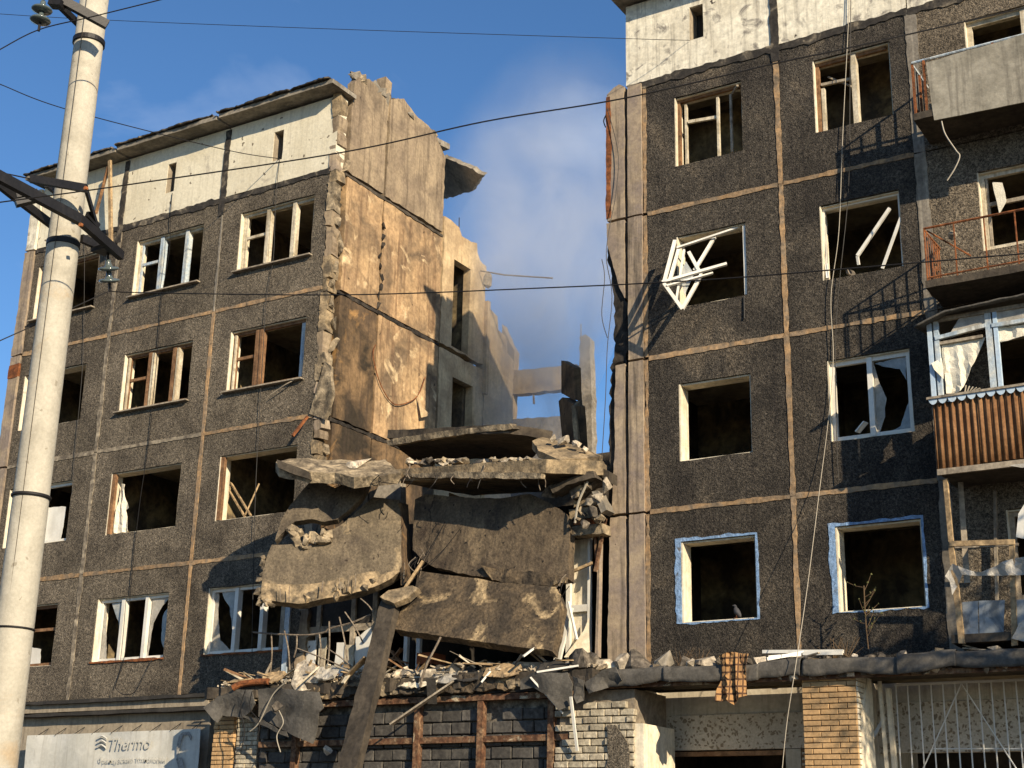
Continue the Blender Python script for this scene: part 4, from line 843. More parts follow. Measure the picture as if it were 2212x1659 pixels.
plate(LP([(590,1182),(640,1180),(672,1184),(700,1162),(735,1142),(765,1118),(806,1076),(864,1083),(868,1154),(870,1228),(848,1250),(810,1269),(747,1286),(647,1304),(600,1300),(571,1296),(567,1250),(578,1210)]), .2, jag=.016, step=.09, grid=.13, rough=.014, bend=lambda u, v: .12*math.sin(v*2.6), seed=7).build('bulging_panel', 'bulge_slab', None, 'bulging cracked facade panel swung out beside the open-ended grey block', 'wall panel')
plate(LP([(677,1050),(705,1058),(728,1066),(755,1056),(803,1052),(785,1090),(760,1112),(733,1132),(706,1138),(680,1131),(640,1136),(597,1174),(613,1135),(630,1108),(648,1086)]), .2, jag=.014, step=.08, grid=.12, rough=.01, bend=lambda u, v: .14+.12*math.sin(v*2), seed=8).build('folded_panel', 'bulge_slab', None, 'upper fold of the cracked bulging panel, split off along a jagged gap', 'wall panel')
for k in range(16):
    rr = random.Random(k+90); t = rr.random(); x = 625+t*85; y = 1142+math.sin(t*3.1)*18+rr.uniform(-4,24)
    MB().rock(at(x, y, lowY(x, y)-.12), rr.uniform(.1,.26), k+33).build('rubble_chunk', 'broken_concrete', None, 'angular lump wedged in the jagged crack of the bulging panel', 'rubble', 'lumps in the panel crack')
plate(LP([(569,1262),(600,1266),(650,1268),(700,1262),(747,1252),(810,1238),(868,1215),(869,1236),(848,1254),(810,1272),(747,1290),(690,1299),(647,1308),(600,1303),(566,1300)]), .26, jag=.022, step=.1, grid=.1, rough=.03, rfreq=4, bend=lambda u, v: .1, seed=71).build('torn_band', 'slab_edge', None, 'pale exposed concrete band along the torn bottom of the bulging panel', 'wall panel')
for k in range(10):
    rr = random.Random(k+190); t = rr.random(); x = 560+t*300; y = 1302-max(0, (t-.3))*70+rr.uniform(-14,6)
    MB().rock(at(x, y, lowY(x, y)-.08), (rr.uniform(.12,.3), .14, rr.uniform(.1,.22)), k+53).build('rubble_chunk', 'broken_concrete' if k % 3 else 'slab_edge', None, 'pale lump clinging to the torn bottom edge of the bulging panel', 'rubble', 'lumps on the panel bottom edge')
for k in range(9):
    rr = random.Random(k+290); x = 556+rr.random()*22; y = 1205+k*12
    MB().rock(at(x, y, lowY(x, y)-.02), rr.uniform(.08,.18), k+83).build('rubble_chunk', 'broken_concrete', None, 'pale lump on the outer torn edge of the bulging panel', 'rubble', 'lumps on the panel outer edge')
for k in range(8):
    rr = random.Random(k+390); x = 590+rr.random()*290; y = 1290-max(0, (x-650)*.22)
    MB().tube([at(x, y-25, lowY(x, y)-.2), at(x+rr.uniform(-4,4), y+rr.uniform(0,14), lowY(x, y)-.22)], .008, 4).build('rebar', 'rebar', None, 'thin vertical bar poking from the torn bottom of the bulging panel', 'rebar', 'bars on the panel bottom edge')
plate(P3([(836,1012,.1),(866,1020,.1),(866,1085,.05),(805,1078,.05)]), .18, jag=.015, seed=9).build('grey_wedge', 'concrete_roof', None, 'smooth grey wall wedge showing between the jutting slab and the level floor slab', 'wall panel')
plate(P3([(868,1085,-.28),(880,1090,.0),(893,1255,-.2),(874,1262,-.5)]), .1, jag=.012, seed=10).build('panel_edge', 'burnt_brown', None, 'narrow brown edge strip between the bulging panel and the scorched panel', 'wall panel')
for k in range(26):
    r2 = random.Random(k+1200)
    if k < 9: x, y, Y = 893+r2.random()*26, 1185+r2.random()*50, -.7
    elif k < 16: x, y, Y = 1190+r2.random()*40, 1240+r2.random()*40, -.75
    else: x, y, Y = 860+r2.random()*320, 1025+r2.random()*6, -.95
    p = at(x, y, Y); q = p+V((r2.uniform(-.15,.15), r2.uniform(-.12,.0), -r2.uniform(.12,.3)))
    MB().tube(curve([p, p.lerp(q,.5)+V((r2.uniform(-.08,.08), -.04, 0)), q+V((r2.uniform(-.1,.1),0,0))], 4), .008, 4).build('rebar', 'rebar' if k % 2 else 'cable_black', None, 'thin bent bar '+('in the gap left of the scorched upright panel' if k < 9 else 'at the right end of the stained slab' if k < 16 else 'hanging from the front edge of the level floor slab'), 'rebar', 'bent bars of the fallen slabs')
# long plank-like lintel leaning from the rubble ledge to the ground
tp = at(842,1296,-1.15); d = (at(750,1659,-2.3)-tp); bt = tp+d*((.16-tp.z)/d.z)
bm_ = plate([tp+V((-.19,0,0)), tp+V((.16,-.02,.05)), tp.lerp(bt,.3)+V((.18,0,0)), bt+V((.19,0,0)), bt+V((-.2,0,0)), tp.lerp(bt,.4)+V((-.22,0,0)), tp.lerp(bt,.2)+V((-.2,0,0))], .16, jag=.013, step=.09, grid=.12, rough=.02, rfreq=3.5, seed=11)
bm_.build('leaning_lintel', 'concrete_dark', None, 'long dark concrete lintel leaning from the ledge down to the ground', 'beam')
plate(P3([(822,1292,-1.25),(838,1275,-1.2),(890,1264,-1.1),(906,1272,-1.1),(880,1290,-1.25),(850,1300,-1.35)]), .12, jag=.02, seed=12).build('rubble_chunk', 'slab_edge', None, 'flat pale fragment perched on the top end of the leaning lintel', 'rubble')
MB().bar(at(872,1275,-.95), at(914,1212,-.8), .07, .05).build('broken_batten', 'wood_raw', None, 'raw batten sticking up from the top of the leaning lintel', 'plank')
# two stub beams standing on the level slab
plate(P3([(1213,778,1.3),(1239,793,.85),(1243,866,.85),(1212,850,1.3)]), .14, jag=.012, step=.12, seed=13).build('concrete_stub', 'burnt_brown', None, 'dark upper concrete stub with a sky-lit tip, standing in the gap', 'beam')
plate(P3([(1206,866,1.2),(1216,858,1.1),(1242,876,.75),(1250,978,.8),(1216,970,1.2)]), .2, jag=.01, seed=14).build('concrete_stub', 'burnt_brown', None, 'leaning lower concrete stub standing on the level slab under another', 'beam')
plate(P3([(1243,876,.74),(1257,862,.95),(1268,976,1.0),(1251,978,.78)]), .1, jag=.01, seed=15).build('stub_side', 'slab_edge', None, 'sunlit narrow cheek of the lower concrete stub', 'beam')  # separate paler cheek, the sunlit side put into its colour
# crushed pile on the right under the slab
pile = [([(1188,1052),(1262,1020),(1280,1016),(1285,1030),(1225,1048),(1195,1066)],-.7,'concrete_dark','short grey beam end jammed under the right end of the level slab'),
        ([(1228,1060),(1262,1040),(1290,1022),(1292,1034),(1236,1078)],-.5,'rubble_dark','wedge-shaped dark fragment under the short grey beam end'),
        ([(1240,1082),(1282,1078),(1284,1090),(1238,1096)],-.35,'slab_edge','thin pale slab layer in the crushed pile by the burnt pilaster'),
        ([(1228,1100),(1280,1092),(1284,1118),(1230,1122)],-.3,'slab_edge','thick tan slab layer in the crushed pile by the burnt pilaster'),
        ([(1238,1122),(1276,1120),(1278,1132),(1238,1134)],-.32,'rust','rust-red brick layer in the crushed pile by the burnt pilaster'),
        ([(1236,1138),(1300,1130),(1302,1150),(1236,1158)],-.34,'broken_concrete','lowest crumbly slab layer of the crushed pile by the burnt pilaster'),
        ([(1278,1062),(1290,1060),(1310,1100),(1300,1108)],-.55,'concrete_roof','grey flake leaning in the crushed pile by the burnt pilaster'),
        ([(1280,1016),(1292,1006),(1316,1020),(1316,1042)],-.45,'concrete_dark','dark corner flake above the crushed pile by the burnt pilaster')]
for k, (px, Y, m, lb) in enumerate(pile):
    plate([at(a, b_, Y) for a, b_ in px], .3, jag=.015, step=.07, grid=.12, rough=.03, seed=20+k).build('slab_fragment', m, None, lb, 'slab')
MB().rock(at(1186,1065,-.5), (.3,.25,.35), 8).build('rubble_chunk', 'rubble_dark', None, 'hollow-looking lump hanging left of the short grey beam end', 'rubble')
for k in range(18):
    rr = random.Random(k+600); MB().rock(at(1245+rr.random()*65, 1040+min(2, int(k/6))*34+rr.random()*32, -.35-rr.random()*.25), rr.uniform(.08,.24), k+11).build('rubble_chunk', rr.choice(['rubble_pale','rubble_dark','broken_concrete']), None, ['upper', 'middle', 'lower'][min(2, int(k/6))]+' small lump in the crushed pile by the burnt pilaster', 'rubble', 'lumps in the crushed pile')
MB().tube(curve([at(1270,1040,-.6), at(1250,1085,-.6), at(1242,1130,-.6)]), .02, 5).build('bent_pipe', 'cable_pale', None, 'thin pale pipe bent down over the crushed pile', 'pipe')
# rubble on top of the level slab
for k in range(34):
    rr = random.Random(k+700); t = rr.random(); x = 880+t*300; y = 1000-rr.random()*5
    MB().rock(at(x, y, -.55-.4*t), (rr.uniform(.12,.42), rr.uniform(.1,.2), rr.uniform(.06,.13)), k).build('rubble_chunk', rr.choice(['rubble_pale','rubble_dark','broken_concrete']), None, 'flat broken piece lying along the front edge of the level floor slab', 'rubble', 'pieces on the level slab')
for k, (x, y, s) in enumerate(((1216,951,.26),(1243,960,.2),(1222,984,.28),(1262,972,.14),(1238,988,.14),(1195,947,.14))):
    MB().rock(at(x, y, -.2), (s, s*.8, s*.7), k+60).build('rubble_chunk', 'rubble_pale', None, 'sunlit stone lying on the slab that slopes down to the right', 'rubble', 'stones on the sloping slab')

# ---------------------------------------------------------------- debris on the canopy ledge
def zone(x): return 'above the felt sheets' if x < 610 else 'before the white boards' if x < 730 else 'beside the leaning lintel' if x < 870 else 'before the orange crate' if x < 990 else 'below the stained slab' if x < 1150 else 'by the white door frame'
rr = random.Random(12)
for k in range(170):
    x = 500+rr.random()*800; y0 = 1478-(x-500)/800*50
    s = rr.uniform(.06, .22) if rr.random() < .85 else rr.uniform(.26, .42); Y = -1.1+rr.random()*.75
    MB().rock(V((at(x, y0, Y).x, Y, 4.5+s*.28)), (s*rr.uniform(.9,1.6), s, s*rr.uniform(.5,.9)), k+900).build('rubble_chunk', mm := rr.choice(['rubble_pale','rubble_pale','rubble_dark','broken_concrete']), None, ('large ' if s > .26 else 'small ')+{'rubble_pale': 'pale', 'rubble_dark': 'dark', 'broken_concrete': 'brown'}[mm]+' masonry lump on the canopy ledge '+zone(x), 'rubble', 'masonry lumps on the canopy ledge')
grit = MB()
for k in range(1500):
    x = -19.3+rr.random()*8; s = rr.uniform(.02, .07); grit.rock((x, -1.2+rr.random()*1.3, 4.51+rr.random()*.06+s*.3), (s*1.5, s, s), k, 8)
grit.build('rubble_grit', 'rubble_pale', None, 'fine pale grit and crumbs spread over the broken canopy ledge', 'rubble', kind='stuff')
for k in range(70):
    x = 520+rr.random()*760; y = 1468-(x-500)/800*50; L = rr.uniform(.15, .8); Y = -1.15+rr.random()*.6; p = V((at(x, y, Y).x, Y, 4.55+rr.random()*.12)); a = rr.uniform(-.5, .5)
    q = p+V((L*math.cos(a)*rr.choice((-1,1)), -.25*rr.random(), rr.uniform(-.05,.3)))
    MB().bar(p, q, rr.uniform(.02,.07), rr.uniform(.012,.03), jit=.012, seed=k).build('broken_lath', mm := rr.choice(['wood_raw','wood_white','wood_raw','wood_grey','wood_brown']), None, {'wood_raw': 'raw', 'wood_white': 'white-painted', 'wood_grey': 'grey', 'wood_brown': 'brown'}[mm]+' splintered lath in the ledge litter '+zone(x), 'plank', 'laths on the canopy ledge')
plate(P3([(633,1478,-1.2),(640,1435,-1.1),(660,1424,-1.05),(682,1438,-1.1),(692,1470,-1.2),(668,1490,-1.25),(640,1492,-1.25)]), .2, jag=.03, step=.07, grid=.1, rough=.05, seed=30).build('rubble_chunk', 'rubble_pale', None, 'largest rounded block on the ledge in front of the white boards', 'rubble')
for k, (a, b_, wd, m, lb) in enumerate((((845,1565),(985,1470),.13,'wood_grey','long grey plank slanting down from the ledge across the block wall'),
        ((931,1465),(934,1520),.16,'felt_dark','short dark board hanging upright from the ledge'),
        ((1146,1463),(1216,1541),.05,'plastic_white','thin white strip slanting over the white-brick pier'),
        ((1233,1505),(1247,1622),.045,'plastic_white','thin white strip hanging nearly upright before the white-brick pier'),
        ((1040,1474),(1060,1450),.06,'plastic_white','short white strip sticking out below the stained slab'),
        ((1130,1418),(1160,1395),.05,'plastic_white','short white rod poking from the rubble at the stained slab corner'),
        ((790,1420),(735,1478),.1,'wood_raw','raw splintered board leaning against the leaning lintel'),
        ((740,1476),(760,1448),.07,'wood_white','stubby pale board beside the leaning lintel'),
        ((1160,1452),(1250,1438),.05,'plastic_white','white strip lying along the ledge near the felt drape'),
        ((640,1485),(690,1440),.06,'wood_white','pale strip lying against the largest rounded block'))):
    MB().bar(at(*a,-1.45 if k != 4 else -1.3), at(*b_,-1.22), wd, .03).build('plank', m, None, lb, 'plank')
# bent railing bars
rail = thing('wrecked_railing', 'bent railing of thin steel bars before the white boards on the ledge', 'railing', (at(690,1450,-.95).x, -.95, 4.5))
def rb(l, r=.014): MB().tube(curve([at(*p) for p in l], 5), r, 5).build('railing_bar', 'rebar', rail)
rb([(547,1366,-.95),(600,1370,-.95),(660,1372,-.95),(700,1366,-.95),(712,1358,-.95),(760,1345,-.95),(800,1328,-.9)], .017)
for a, b_ in (((586,1366),(583,1460)),((614,1360),(626,1448)),((641,1370),(635,1420)),((690,1368),(690,1440)),((711,1342),(706,1455)),((733,1333),(752,1448)),((745,1322),(785,1390)),((779,1293),(806,1322)),((706,1400),(760,1440)),((640,1400),(735,1438))): rb([(*a,-.95),((a[0]+b_[0])/2+3,(a[1]+b_[1])/2,-.97),(*b_,-.93)])
MB().tube(curve([at(952,1376,-1.3), at(940,1400,-1.35), at(920,1440,-1.35), at(905,1490,-1.3)]), .022, 5).build('bent_pipe', 'rebar', None, 'bent thin pipe rising from the ledge in front of the stained slab', 'pipe')
# felt sheets hanging from the ledge
def drape(px, Y, lb, seed, amp=.06, m='felt', t=.02): return plate([at(*p, Y) if len(p) == 2 else at(*p) for p in px], t, jag=.014, step=.09, grid=.1, bend=lambda u, v: amp*math.sin(u*7+seed)*(1.2-v)+amp*.5*math.sin(v*6+u*4), rough=.012, seed=seed).build('roofing_felt_sheet', m, None, lb, 'felt sheet')
drape([(442,1528),(470,1505),(510,1490),(545,1490),(556,1520),(545,1535),(520,1552),(480,1545),(472,1562)], -1.35, 'torn felt sheet folded over the ledge end above the small brick piers', 1)
drape([(520,1545),(560,1552),(600,1575),(618,1580),(622,1594),(575,1570),(545,1560)], -1.5, 'narrow felt tongue hanging before the small brick piers', 2, .03)
drape([(556,1488),(600,1485),(650,1492),(690,1495),(700,1530),(690,1540),(676,1606),(640,1590),(600,1572),(556,1548)], -1.45, 'large dented felt sheet hanging down over the block wall', 3)
drape([(1122,1468),(1150,1455),(1225,1452),(1236,1478),(1232,1520),(1208,1535),(1180,1500),(1150,1485),(1122,1490)], -1.42, 'dark felt sheet draped in a triangle before the white-brick pier', 4, .05)
drape([(1236,1460),(1262,1470),(1258,1512),(1248,1520),(1238,1505)], -1.38, 'shredded felt strip hanging beside the triangular felt drape', 5, .03)
drape([(1262,1475),(1300,1448),(1330,1440),(1345,1470),(1300,1490),(1275,1500)], -1.3, 'felt flap folded over where the entrance canopy begins', 6, .05)
MB().tube(curve([at(503,1486,-1.4), at(520,1478,-1.35), at(548,1474,-1.3), at(580,1472,-1.3)]), [.06]*25, 9).build('felt_roll', 'rust', None, 'short rusty-brown roll lying at the end of the broken ledge', 'roll')
for k, pts in enumerate((((530,1490),(520,1530),(528,1575),(522,1620)),((545,1492),(540,1530),(560,1560),(555,1600)),((600,1530),(612,1560),(598,1590),(606,1625)),((622,1470),(590,1500),(560,1560),(540,1580)))):
    MB().tube(curve([at(a, b_, -1.56) for a, b_ in pts]), .01, 5).build('hanging_wire', 'cable_pale' if k > 1 else 'cable_black', None, ['black wire hanging straight over the felt sheet above the piers','black wire kinked over the felt sheet above the piers','pale wire kinked in front of the large dented felt sheet','pale wire looping across the gap between the felt sheets'][k], 'wire')
MB().rock(at(597,1506+20,-1.58), .2, 99).build('rubble_chunk', 'rubble_dark', None, 'dark lump lying against the large dented felt sheet', 'rubble')
MB().rock(at(708,1622,-1.2), (.24,.2,.2), 98).build('rubble_chunk', 'rubble_pale', None, 'pale lump stuck beside the leaning lintel before the block wall', 'rubble')

# crumpled cloths and torn sheets caught in the litter
for k, (x, y, s, m, lb) in enumerate(((590,1462,.5,'wood_raw','crumpled tan paper sheet in the ledge litter above the felt sheets'),(705,1452,.45,'film','torn clear film caught in the litter before the white boards'),(780,1470,.5,'wallpaper','crumpled brown rag in the litter beside the leaning lintel'),
        (905,1470,.8,'reveal_white','torn cream plaster sheet draped on the ledge beside the dark hanging board'),(965,1460,.6,'film','crumpled grey film in the litter in front of the orange crate'),(1085,1448,.7,'wood_raw','splintered tan board face lying below the stained slab'),(1010,1458,.5,'felt_dark','black charred rag lying below the stained slab'),(1190,1440,.5,'felt_dark','charred rag lying near the felt drape'))):
    c_ = at(x, y, -1.2); r2 = random.Random(k+5)
    plate([c_+V((-s/2, .1, .05)), c_+V((0, .14, .12+r2.random()*.1)), c_+V((s/2, .1, .03)), c_+V((s/2, -.08, -.07)), c_+V((.1*s, -.12, -.14)), c_+V((-s/2, -.08, -.08))], .015, jag=.04, step=.06, grid=.06, rough=.05, rfreq=6, seed=k+3).build('crumpled_sheet', m, None, lb, 'sheet')
# ---------------------------------------------------------------- things on the entrance canopy
plate(P3([(1552,1415,-1.3),(1580,1408,-1.28),(1616,1412,-1.3),(1608,1470,-1.33),(1612,1502,-1.34),(1598,1508,-1.34),(1584,1522,-1.34),(1566,1512,-1.35),(1547,1516,-1.35),(1556,1460,-1.33)]), .012, jag=.012, step=.06, grid=.045, bend=lambda u, v: .055*math.sin(u*19+v*2.5)*(1.15-v)+.02*math.sin(u*41), seed=4).build('checked_cloth', 'plaid_cloth', None, 'ochre checked cloth hanging over the canopy edge', 'cloth', smooth=False)
fz = thing('fallen_window_frame', 'white plastic window frame lying on the canopy beside the checked cloth', 'window frame', (at(1730,1410,-.9).x, -.9, 4.55))
for a, b_, wd in (((1656,1424,-1.15),(1735,1410,-.8),.07), ((1648,1408,-.7),(1822,1407,-.75),.05), ((1735,1412,-.85),(1820,1411,-.85),.045), ((1660,1420,-1.1),(1730,1414,-.85),.03)):
    MB().bar(at(*a), at(*b_), wd, .05).build('frame_bar', 'plastic_white', fz)
big = [((1378,1412),(.62,.4,.3),'rubble_dark','squared dark block with a speckled end lying on the canopy'),((1432,1412),(.45,.35,.28),'concrete_roof','grey speckled block beside the squared dark block on the canopy'),
       ((1345,1420),(.32,.3,.34),'rubble_pale','upright pale stone on the canopy beside the pilasters'),((1300,1408),(.42,.35,.28),'rubble_pale','rounded straw-coloured lump where the ledge meets the pilasters'),
       ((1315,1425),(.3,.3,.25),'rubble_pale','pale stone leaning on the upright stone by the pilasters'),((1230,1415),(.5,.3,.28),'rubble_pale','pale rolled lump at the foot of the white door frame'),
       ((1525,1412),(.55,.35,.26),'rubble_pale','pale sack-like lump on the canopy left of the checked cloth'),((1560,1402),(.3,.25,.2),'broken_concrete','small tan stone behind the checked cloth')]
for k, ((x, y), s, m, lb) in enumerate(big):
    p = at(x, y, -.75); MB().rock((p.x, -.75, 4.44+s[2]*.45), s, k+40, 18).build('rubble_chunk', m, None, lb, 'rubble')
for k in range(30):
    x = 1330+rr.random()*860; Y = -1.1+rr.random()*.5; s = rr.uniform(.07,.2)
    MB().rock(V((at(x, 1415, Y).x, Y, 4.47+s*.25)), (s*1.5, s, s*.7), k+1500).build('rubble_chunk', rr.choice(['rubble_pale','rubble_dark','broken_concrete']), None, 'scattered piece of masonry on the entrance canopy '+('by the pilasters' if x < 1500 else 'below the window with the pigeon' if x < 1680 else 'beside the fallen white frame' if x < 1830 else 'below the sapling' if x < 2000 else 'under the timber balcony'), 'rubble', 'pieces on the entrance canopy')
for k in range(14):
    x = 1450+rr.random()*700; Y = -.9+rr.random()*.3; p = V((at(x, 1412, Y).x, Y, 4.5))
    MB().bar(p, p+V((rr.uniform(-.7,.7), rr.uniform(-.2,.2), rr.uniform(.0,.12))), .05, .02).build('broken_lath', rr.choice(['wood_raw','wood_grey','wood_brown']), None, 'loose lath lying on the entrance canopy', 'plank', 'laths on the entrance canopy')
# sapling growing on the canopy
sp = thing('dead_sapling', 'thin leafless sapling growing on the canopy before the blue-edged window', 'plant', (at(1873,1400,-.5).x, -.5, 4.55))
b0 = at(1876,1402,-.5); b1 = at(1870,1340,-.5); b2 = at(1866,1265,-.5)
tr = MB().tube(curve([b0, b1, b2]), .009, 5); tr.build('trunk', 'twig', sp)
for k in range(16):
    r2 = random.Random(k+5); t = .1+.9*r2.random(); p = b0.lerp(b2, t); q = p+V((r2.uniform(-.28,.28), r2.uniform(-.1,.1), r2.uniform(.08,.28)))
    MB().tube([p, p.lerp(q,.5)+V((0,0,-.02)), q], [.006,.005,.003], 4).build('branch', 'twig', sp)
    for j in range(2): MB().rock(p.lerp(q, .5+.5*j), .035, k*3+j, 8).build('leaf', 'foliage', sp)
for k, x in enumerate((1470, 1512, 1800, 1830)):
    tf = MB(); r2 = random.Random(k); p = V((at(x,1412,-.6).x, -.6, 4.54))
    for j in range(14): tf.tube([p+V((r2.uniform(-.05,.05),0,0)), p+V((r2.uniform(-.25,.25), r2.uniform(-.1,.1), r2.uniform(.12,.32)))], [.006,.003], 3)
    tf.build('dry_weed', 'twig', None, 'dry weed tuft growing from the entrance canopy', 'plant', 'weeds on the canopy')
# pigeon on the sill
pz = ZW[0][0]+.03; px_ = at(1590,1330,.03).x
pg = MB().tube(curve([(px_+.06,.09,pz+.02),(px_+.04,.075,pz+.05),(px_+.01,.055,pz+.1),(px_-.005,.04,pz+.15),(px_-.01,.03,pz+.185),(px_-.025,.015,pz+.2),(px_-.05,.0,pz+.195)], 4),
    [.006+.008*k for k in range(4)]+[.035,.041,.045,.048]+[.049,.048,.045,.042]+[.037,.032,.027,.024]+[.024,.025,.024,.021]+[.016,.01,.007,.004]+[.003], 10)
bird = pg.build('pigeon', 'feather', None, 'grey pigeon perched on the sill of the blue-edged empty window', 'bird', smooth=True)
for y in (.02, .06): MB().tube([(px_+.01,y+.02,pz+.08),(px_-.0,y+.01,pz+.0),(px_-.03,y,pz-.004)], .005, 4).build('leg', 'rust', bird)

# ---------------------------------------------------------------- banner on the left ground storey
bl = [at(61,1589,-.3), at(435,1574,-.3)]; bz = 2.3
bn = plate([bl[0], bl[1], V((bl[1].x,-.3,bz)), V((bl[0].x,-.3,bz))], .01, jag=.008, step=.15, grid=.2, bend=lambda u, v: .02*math.sin(u*19+v*2)*v+.01*math.sin(v*9+u*5), seed=6).build('advertising_banner', 'banner_vinyl', None, 'faded white advertising banner stretched on the grey ground-storey wall', 'banner')
def text(s, loc, size, m, nm, shear=0):
    c = bpy.data.curves.new(nm, 'FONT'); c.body = s; c.size = size; c.shear = shear; c.extrude = .0015; o = bpy.data.objects.new(nm, c); col.objects.link(o)
    bpy.context.view_layer.update(); dg = bpy.context.evaluated_depsgraph_get(); me = bpy.data.meshes.new_from_object(o.evaluated_get(dg)); bpy.data.objects.remove(o)
    me.materials.clear(); me.materials.append(M[m]); me.transform(Matrix.Rotation(math.pi/2, 4, 'X')); return put(bpy.data.objects.new(nm, me), loc, bn)
tl = at(232,1617,-.345); text('Thermo', (tl.x, -.345, tl.z-.02), .36, 'faded_print', 'lettering', .25)
tl = at(211,1650,-.345); text('Французские технологии', (tl.x, -.345, tl.z+.02), .155, 'faded_print', 'lettering')
p = at(218,1605,-.34)
for k in range(3): MB().tube(curve([p+V((-.1,0,.1-.09*k)), p+V((.02,0,.14-.09*k)), p+V((.16,0,.08-.09*k))], 5), .022, 5).build('printed_emblem', 'faded_print', bn)
hd = [(382,1612),(386,1590),(395,1581),(408,1580),(414,1590),(412,1600),(406,1588),(396,1588),(390,1600),(386,1625),(383,1650),(381,1640)]
plate([at(a, b_, -.345) for a, b_ in hd], .003, jag=.006, step=.05).build('printed_figure', 'dark_print', bn)
hd = [(385,1659),(380,1640),(392,1636),(398,1659)]
plate([at(a, b_, -.345) for a, b_ in hd], .003, jag=.006, step=.05).build('printed_figure', 'dark_print', bn)
for k in range(9): q = bl[0].lerp(bl[1], (k+.5)/9); MB().tube([q+V((0,-.01,-.02)), q+V((.01,.28,.16))], .008, 4).build('tie', 'cable_black', bn)

# ---------------------------------------------------------------- street pole with brackets
PX, PY = -11.70, -12.3
pole = thing('street_pole', 'tall round pale concrete pole carrying steel brackets', 'pole', (PX, PY, .13))
pm = MB().lathe((PX, PY, 0), [(.2, .1), (.19, 3), (.18, 5), (.163, 9), (.155, 12)], 40); pm.build('shaft', 'pole_concrete', pole, smooth=True)
def pt(px, py, dy): return at(px, py, PY+dy)
for z, h in ((4.95, .035), (3.62, .02)):
    MB().lathe((PX, PY, z), [(.195, 0), (.2, h*.3), (.2, h*.7), (.192, h)], 32, axis=(.03, 0, 1)).build('wire_band', 'cable_black', pole, smooth=True)
MB().tube([(PX+.17*math.cos(R(-65))*1.0, PY+.178*math.sin(R(-65))-.005, .3+k*1.3) for k in range(9)], .004, 4).build('seam', 'concrete_dark', pole)
# lower cross arm, running across the street
A = pt(-60,352,-1.6); B = pt(170,472,-.2); Cc = pt(258,552,.75); az_ = B.z
A.z = Cc.z = az_
br = MB().bar(pt(-60,350,-1.55), pt(172,474,-.19), .07, .11).build('bracket_arm', 'black_steel', pole)
MB().bar(pt(172,474,-.2), pt(262,553,.6), .07, .10).build('bracket_arm', 'black_steel', pole)
MB().bar(pt(-60,352,-1.35), pt(36,428,-.6), .05, .09).build('bracket_arm', 'black_steel', pole); MB().bar(pt(36,428,-.6), pt(118,490,.12), .05, .09).build('bracket_arm', 'black_steel', pole)
MB().bar(pt(176,515,.15), pt(222,535,.45), .05, .09).build('bracket_arm', 'black_steel', pole)
MB().bar(pt(34,440,-.7), pt(76,430,-.55), .1, .06).build('tie_plate', 'black_steel', pole); MB().bar(pt(36,424,-.7), pt(82,414,-.55), .06, .05).build('tie_plate', 'black_steel', pole)
MB().bar(pt(210,535,.3), pt(240,545,.5), .2, .05).build('tie_plate', 'black_steel', pole)
MB().bar(pt(66,386,-.45), pt(186,407,-.19), .05, .085).build('bracket_arm', 'black_steel', pole); MB().bar(pt(100,398,-.2), pt(124,418,.1), .04, .06).build('bracket_arm', 'black_steel', pole)
MB().bar(pt(187,412,-.1), pt(209,488,.3), .03, .06).build('strut', 'black_steel', pole); MB().bar(pt(209,488,.3), pt(232,530,.5), .02, .03).build('strut', 'black_steel', pole)
MB().bar(pt(188,462,.1), pt(212,490,.3), .04, .07).build('strut', 'black_steel', pole)
for px, py in ((177, 487), (188, 408)): p = pt(px, py, -.26); MB().lathe(p, [(.022, 0), (.022, .03)], 8, axis=(0, -1, 0)).build('bolt', 'rust', pole)
# upper bracket
MB().bar(pt(96,-20,-.75), pt(232,54,-.19), .06, .1).build('bracket_arm', 'black_steel', pole); MB().bar(pt(108,-8,-.55), pt(173,55,.05), .05, .07).build('bracket_arm', 'black_steel', pole)
MB().bar(pt(110,8,-.65), pt(136,10,-.6), .12, .07).build('tie_plate', 'black_steel', pole)
for zc_ in (pt(200,70,-.17).z, pt(190,500,-.17).z): MB().lathe((PX, PY, zc_), [(.172, 0), (.178, .004), (.178, .06), (.172, .065)], 32).build('collar', 'black_steel', pole, smooth=False)
def insulator(c, ax, lb, n=2):
    t = thing('glass_insulator', lb, 'insulator', c)
    ax = V(ax).normalized()
    for k in range(n):
        q = V(c)+ax*(.13*k)
        MB().lathe(q, [(.03,-.03),(.06,-.028),(.105,-.012),(.112,.0),(.105,.012),(.08,.02),(.07,.012),(.045,.022),(.03,.06),(.028,.1)], 24, axis=ax).build('disc', 'glass_insulator', t, smooth=True)
    MB().tube([V(c)-ax*.03, V(c)-ax*.13], .016, 6).build('clevis', 'black_steel', t); MB().tube([V(c)+ax*.13*(n-1)+ax*.09, V(c)+ax*(.13*(n-1)+.22)], .016, 6).build('clevis', 'black_steel', t)
    return t
insulator(pt(87,44,-.8), (.02,0,1), 'twin-disc glass insulator hanging upright under the upper bracket')
insulator(pt(236,606,.55), (.15,-.35,.92), 'tilted twin-disc glass insulator hanging below the lower cross arm')
# rusty broken pipe and strap hanging at the roof corner
dp = thing('broken_drainpipe', 'rusty length of pipe hanging from the roof edge of the grey block', 'pipe', at(237,520,-.3))
MB().bar(at(237,347,-.35), at(239,524,-.3), .085, .06, jit=.01).build('pipe', 'wood_raw', dp); MB().bar(at(234,360,-.32), at(207,462,-.2), .07, .04).build('strap', 'wood_brown', dp)

